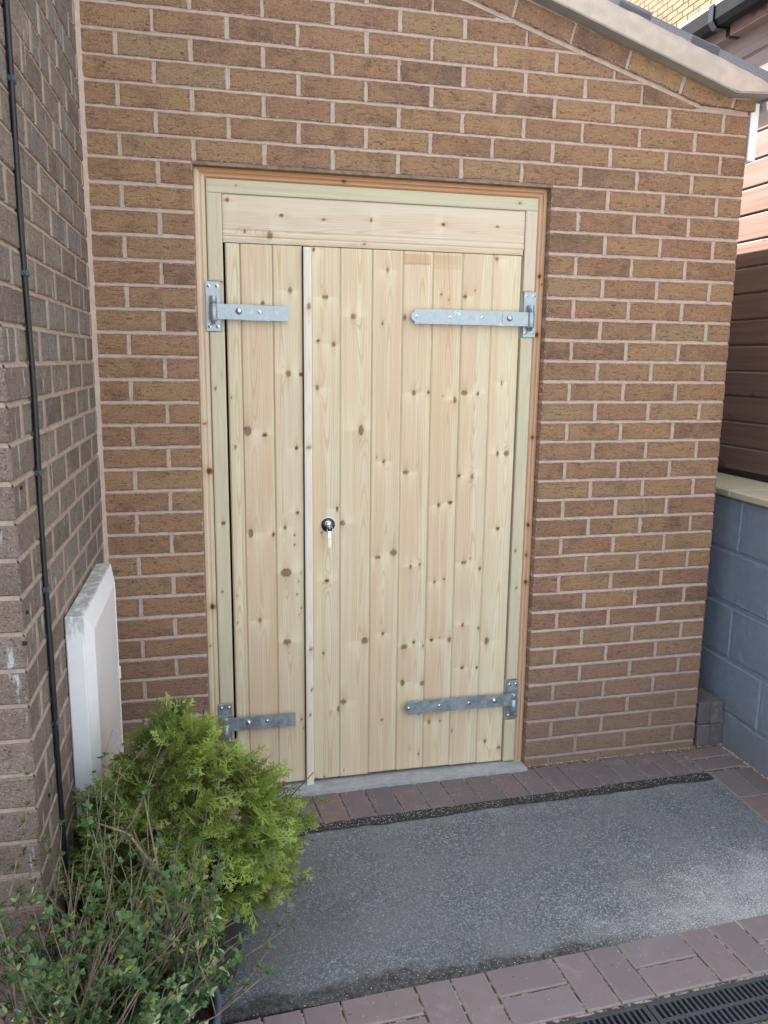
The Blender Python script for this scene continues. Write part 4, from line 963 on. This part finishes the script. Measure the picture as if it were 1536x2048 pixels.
# ------------------------------------------------------------------ plants
def rot_to(d, roll=0.0):
    d = d / np.linalg.norm(d); a = np.cross(d, [0, 0, 1.]); 
    if np.linalg.norm(a) < .1: a = np.cross(d, [1., 0, 0])
    a /= np.linalg.norm(a); b = np.cross(a, d); c, s = math.cos(roll), math.sin(roll)
    return np.stack([c * a + s * b, d, -s * a + c * b], 0)      # rows: side, along, normal
def spray_template(seed):
    """flat fan of thuja scale leaves, unit length ~1 along +y, side x; list of quads and t (0 base .. 1 tip)"""
    r = random.Random(seed); Q = []
    def strip(p, ang, L, w, lev):
        d = np.array([math.sin(ang), math.cos(ang), 0]); s = np.array([d[1], -d[0], 0]); p = np.array(p)
        bend = r.uniform(-.12, .12); m = p + d * L * .5 + s * bend * L * .3 + np.array([0, 0, r.uniform(-.02, .02)]); e = p + d * L + s * bend * L
        for (a, b, wa, wb) in ((p, m, w * .7, w), (m, e, w, w * .35)):
            Q.append((a - s * wa, a + s * wa, b + s * wb, b - s * wb))
        if lev == 0: return
        k = 5 if lev == 2 else 2
        for i in range(k):
            t = (i + .8) / (k + .6)
            for sd in (-1, 1):
                if r.random() < .1: continue
                strip(p + d * L * t + s * bend * L * t * t, ang + sd * r.uniform(.55, .85), L * (.52 - .26 * t) * r.uniform(.8, 1.15), w * .88, lev - 1)
    strip((0, 0, 0), 0, 1, .027, 2)
    return np.array(Q)      # n,4,3
def foliage_thuja(name, parent, C, R, N, seed):
    r = np.random.RandomState(seed); T = [spray_template(i) for i in range(5)]; VV = []; CC = []
    for i in range(N):
        th = r.uniform(0, 2 * math.pi); cz = r.uniform(-.72, 1.0); sh = r.uniform(.62, 1.0) ** .5 if r.rand() < .9 else r.uniform(.3, .7)
        # pear-shaped crown with lumps
        prof = math.sqrt(max(0, 1 - cz * cz)); prof = prof * (1.0 - .60 * max(0, cz)) if cz > 0 else prof ** .7
        lump = 1 + .10 * math.sin(3 * th + 2.2 * cz + 1) + .07 * math.sin(7 * th - 4 * cz) + r.normal(0, .07)
        p = np.array([C[0] + R[0] * prof * math.cos(th) * sh * lump, C[1] + R[1] * prof * math.sin(th) * sh * lump, C[2] + R[2] * cz * sh * (1 + .05 * math.sin(5 * th))])
        if p[2] < -.075 + .55 * max(0, C[1] - p[1]) + r.uniform(-.02, .03): continue
        if cz > .5 and r.rand() < .45: continue
        out = np.array([math.cos(th) * prof, math.sin(th) * prof, .35 + .5 * max(cz, 0)]) + r.normal(0, .35, 3)
        if r.rand() < .25: out[2] -= .8
        Mx = rot_to(out, r.uniform(-1.3, 1.3)); L = r.uniform(.048, .095)
        q = T[r.randint(5)]; t = q[:, :, 1].copy(); q = q * [1, 1, 1] * L
        q[:, :, 2] -= (q[:, :, 1] / L) ** 2 * L * r.uniform(.0, .35)
        w = q @ Mx + p; VV.append(w.reshape(-1, 3))
        gold_lit = np.clip(.52 + .40 * math.cos(th + .4) * sh + r.normal(0, .22) + .15 * cz, 0, 1)  # golden hue; the lit right side and shaded left are painted in too
        a = np.array([.045, .090, .028]) * (1 - gold_lit) + np.array([.21, .28, .048]) * gold_lit
        tipc = np.array([.31, .385, .10]) * (.6 + .7 * gold_lit)
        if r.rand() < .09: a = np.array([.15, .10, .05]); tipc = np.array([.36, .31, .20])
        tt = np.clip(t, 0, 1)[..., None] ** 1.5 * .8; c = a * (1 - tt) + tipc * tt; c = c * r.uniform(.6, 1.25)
        CC.append(np.concatenate([c, np.ones_like(c[..., :1])], -1).reshape(-1, 4))
    V = np.concatenate(VV); Cc = np.concatenate(CC); n = len(V) // 4
    me = bpy.data.meshes.new(name); me.vertices.add(len(V)); me.vertices.foreach_set('co', V.astype(np.float32).ravel())
    me.loops.add(n * 4); me.loops.foreach_set('vertex_index', np.arange(n * 4, dtype=np.int32)); me.polygons.add(n); me.polygons.foreach_set('loop_start', np.arange(0, n * 4, 4, dtype=np.int32))
    me.update(calc_edges=True); me.materials.append(M_leaf)
    a = me.attributes.new('col', 'FLOAT_COLOR', 'POINT'); a.data.foreach_set('color', Cc.astype(np.float32).ravel())
    return link(name, me, parent)
PC = (.110, -.84)
pot1 = thing('plant_pot', 'tall brown-grey plastic pot under the golden conifer', 'plant pot', PC + (0,))
def pot_mesh(parent, rt, rb, h, mat, rim=.012):
    m = MB(); m.lathe([(0, .001), (rb, .001), (rb + .004, .006), (rt - .006, h - .03), (rt + rim * .5, h - .028), (rt + rim * .6, h - .004), (rt + rim * .3, h), (rt - .004, h - .001), (rt - .010, h - .03), (rb, .02)], 48); m.build('pot_body', mat, parent)
    m = MB(); m.lathe([(rt - .008, h - .035), (rt * .5, h - .028), (0, h - .03)], 32); m.build('compost', M_soil, parent)
pot_mesh(pot1, .215, .150, .31, M_pot, .006)
th_ = thing('conifer_shrub', 'bushy golden-green dwarf conifer in a pot in front of the meter box and door', 'shrub', PC + (.27,))
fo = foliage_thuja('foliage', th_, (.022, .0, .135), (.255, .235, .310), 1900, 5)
# branches, some poking out of the crown
r_ = random.Random(9); m = MB()
for i in range(32):
    a = r_.uniform(0, 6.28); e = r_.uniform(.1, 1.0); L = r_.uniform(.2, .33)
    if i == 0: a, e, L = .35, .50, .43
    if i == 1: a, e, L = 1.3, .95, .49
    d = Vector((math.cos(a) * (1 - e * .6), math.sin(a) * (1 - e * .6), e)); d.normalize(); pts = [Vector((.035, 0, -.02))]
    for s in range(5):
        pts.append(pts[-1] + (d + Vector((r_.uniform(-.2, .2), r_.uniform(-.2, .2), r_.uniform(-.1, .2)))).normalized() * L / 5)
    m.tube(pts, .0042, 5, .0012)
m.build('branches', M_twig_red, th_)

def leaf_quads(p, d, nrm, L, w):
    """pointed oval leaf, 4 tris folded"""
    s = np.cross(d, nrm); s /= (np.linalg.norm(s) + 1e-9); u = np.cross(s, d)
    return [p, p + d * L * .3 + s * w * .5 + u * w * .12, p + d * L * .72 + s * w * .42 + u * w * .12, p + d * L, p + d * L * .72 - s * w * .42 + u * w * .12, p + d * L * .3 - s * w * .5 + u * w * .12, p + d * L * .5]
LF = [(0, 1, 6), (1, 2, 6), (2, 3, 6), (3, 4, 6), (4, 5, 6), (5, 0, 6)]
class Leaves:
    def __init__(s): s.V = []; s.F = []; s.C = []
    def add(s, p, d, nrm, L, w, c):
        b = len(s.V); s.V += [tuple(v) for v in leaf_quads(np.array(p, float), np.array(d, float) / np.linalg.norm(d), np.array(nrm, float), L, w)]; s.F += [tuple(i + b for i in f) for f in LF]; s.C += [tuple(c) + (1,)] * 7
    def build(s, parent): return link('foliage', make_mesh('foliage', s.V, s.F, M_leaf2, smooth=True, cols={'col': s.C}), parent)
def rosette(lv, p, d, r, n=5, L=.013, w=.008, c=(.07, .13, .04)):
    d = np.array(d, float); d /= np.linalg.norm(d)
    for i in range(n):
        Mx = rot_to(d, i * 2.4 + r.uniform(0, 1)); o = Mx[0] * 1.0 + d * r.uniform(.1, .9)
        k = r.uniform(.7, 1.25); g = r.uniform(.75, 1.35)
        cc = tuple(np.clip(np.array(c) * g, 0, 1)) if r.uniform(0, 1) > .05 else (.26, .28, .05)
        lv.add(np.array(p) + d * r.uniform(-.004, .004), o, d * 1.0 + Mx[2] * .2, L * k, w * k, cc)
# twiggy shrub in the left foreground
SH = (-.16, -1.47)
ts = thing('twiggy_shrub', 'open twiggy shrub with thin brown stems and tiny round leaves at the lower left corner', 'shrub', SH + (.16,))
pot3 = thing('plant_pot', 'dark pot below the twiggy shrub at the bottom left corner', 'plant pot', SH + (0,)); pot_mesh(pot3, .17, .13, .13, M_pot)
R_ = random.Random(21); st = MB(); lv = Leaves()
def grow(p, d, L, r, lev):
    n = 4; pts = [Vector(p)]; d = Vector(d)
    for i in range(n):
        d = (d + Vector((R_.uniform(-.18, .18), R_.uniform(-.18, .18), R_.uniform(-.05, .16)))).normalized(); pts.append(pts[-1] + d * L / n)
    st.tube(pts, r, 5, r * .6)
    if lev > 0:
        for i in range(R_.choice((2, 3, 3))):
            k = R_.uniform(.35, 1); q = pts[0].lerp(pts[-1], k) if k < .99 else pts[-1]; q = pts[min(n, int(k * n) + 0)]
            dd = (d + Vector((R_.uniform(-.9, .9), R_.uniform(-.9, .9), R_.uniform(-.2, .6)))).normalized(); grow(q, dd, L * R_.uniform(.45, .75), r * .65, lev - 1)
    for t in ((.4, .7, 1.0) if lev else (.25, .5, .75, 1.0)):
        if R_.random() < .95: rosette(lv, pts[min(n, int(t * n))], d, R_, R_.choice((4, 5, 6)), .0125, .0076, (.065, .130, .042))
for i in range(32):
    a = R_.uniform(.2, 2.6) if i % 3 else R_.uniform(0, 6.28); e = R_.uniform(.35, 1.5)
    d = Vector((math.cos(a), math.sin(a) * .55, e)).normalized(); grow((R_.uniform(-.08, .14), R_.uniform(-.05, .08), .0), d, R_.uniform(.30, .50), .0026, 2)
for path in ([(.28, .12, .05), (.285, .13, .30), (.255, .15, .46), (.232, .17, .62)], [(.255, .15, .46), (.20, .16, .55), (.14, .17, .575)], [(.285, .13, .32), (.23, .10, .38), (.20, .08, .42)], [(.1, .0, .0), (.02, .05, .3), (-.02, .05, .5)], [(.22, .12, .1), (.28, .1, .22), (.31, .1, .34)]):
    st.tube(path, .0032, 6, .0016)
    d = Vector(path[-1]) - Vector(path[-2]); rosette(lv, path[-1], d, R_, 6, .016, .010, (.08, .16, .045)); rosette(lv, Vector(path[-2]), d, R_, 4, .013, .009, (.08, .15, .045))
st.build('stems', M_twig, ts); lv.build(ts)
# dense small-leaved shrub behind it
DC = (.015, -1.275)
pot2 = thing('plant_pot', 'slate-blue rimmed pot at the bottom edge left of the asphalt', 'plant pot', DC + (0,)); pot_mesh(pot2, .185, .14, .27, M_pot_blue, .016)
ds = thing('small_leaved_shrub', 'dense dark green small-leaved shrub between the conifer and the twiggy shrub', 'shrub', DC + (.24,))
lv = Leaves(); st = MB(); rr = random.Random(4)
for i in range(230):
    a = rr.uniform(0, 6.28); e = rr.uniform(.2, 1.6); d = Vector((math.cos(a), math.sin(a), e)).normalized(); L = rr.uniform(.16, .36) * (1.0 if e > .6 else .75)
    pts = [Vector((rr.uniform(-.06, .06), rr.uniform(-.05, .05), 0))]
    for s in range(6): pts.append(pts[-1] + (d + Vector((rr.uniform(-.25, .25), rr.uniform(-.25, .25), rr.uniform(-.1, .15)))).normalized() * L / 6)
    st.tube(pts, .0020, 4, .0010)
    for s in range(2, 7):
        for q in range(2):
            g = rr.uniform(.6, 1.2); c = (.045 * g, .105 * g, .038 * g)
            if s == 6 and rr.random() < .35: c = (.30, .38, .20)
            rosette(lv, pts[s] + Vector((rr.uniform(-.004, .004),) * 3), d, rr, 3, .018, .0072, c)
st.build('stems', M_twig, ds); lv.build(ds)

# ------------------------------------------------------------------ scattered shavings and grit
sv = MB(); r_ = random.Random(31)
def chip(x, y, z, s):
    a = r_.uniform(0, 6.28); L = s * r_.uniform(.5, 1.6); w = s * r_.uniform(.2, .5); c, q = math.cos(a), math.sin(a); h = r_.uniform(.0004, .002)
    P = [(-L, -w, 0), (L, -w, h), (L, w, h * .5), (-L, w, h)]; sv.add([(x + c * u - q * v, y + q * u + c * v, z + k + .0006) for u, v, k in P], [(0, 1, 2, 3)])
for i in range(520):
    x = r_.uniform(.35, 2.15); chip(x, -.248 + .018 * (x - .5) + r_.gauss(0, .013), .001, .0016)
for i in range(420):
    x = r_.uniform(1.2, 2.4); chip(x, -.006 + r_.gauss(0, .005) + .004, .002, .003) if x > 1.48 else None
for i in range(260):
    k = r_.randrange(26); x = -.345 + .1008 * k + .05; y = r_.uniform(-.23, -.03); chip(x + .05 * (-.132 - y) * -1 + r_.gauss(0, .0015), y, .0, .0016)
for i in range(220): chip(r_.uniform(.3, 2.3), r_.uniform(-1.0, -.2), -.003, r_.choice((.0012, .0014, .0018)))
for i in range(160):
    x = r_.uniform(.3, 2.2); p = fx(x, r_.gauss(.012, .012)); chip(p[0], p[1], -.001, .0018)
for i in range(140): chip(r_.uniform(.4, 2.1), r_.uniform(-.2, -.02), .001, .0014)
for i in range(130): chip(2.385 + r_.gauss(0, .004) - 0.012, r_.uniform(-.35, .0), .0015, .0035)
for p, s in (((1.95, -.55), .007), ((1.48, -.50), .005), ((.36, -.8), .006)): chip(p[0], p[1], -.002, s)
sv.build('wood_shavings', M_shav, kind='stuff')
print('objects', len(bpy.data.objects), 'polys', sum(len(o.data.polygons) for o in bpy.data.objects if o.type == 'MESH'))
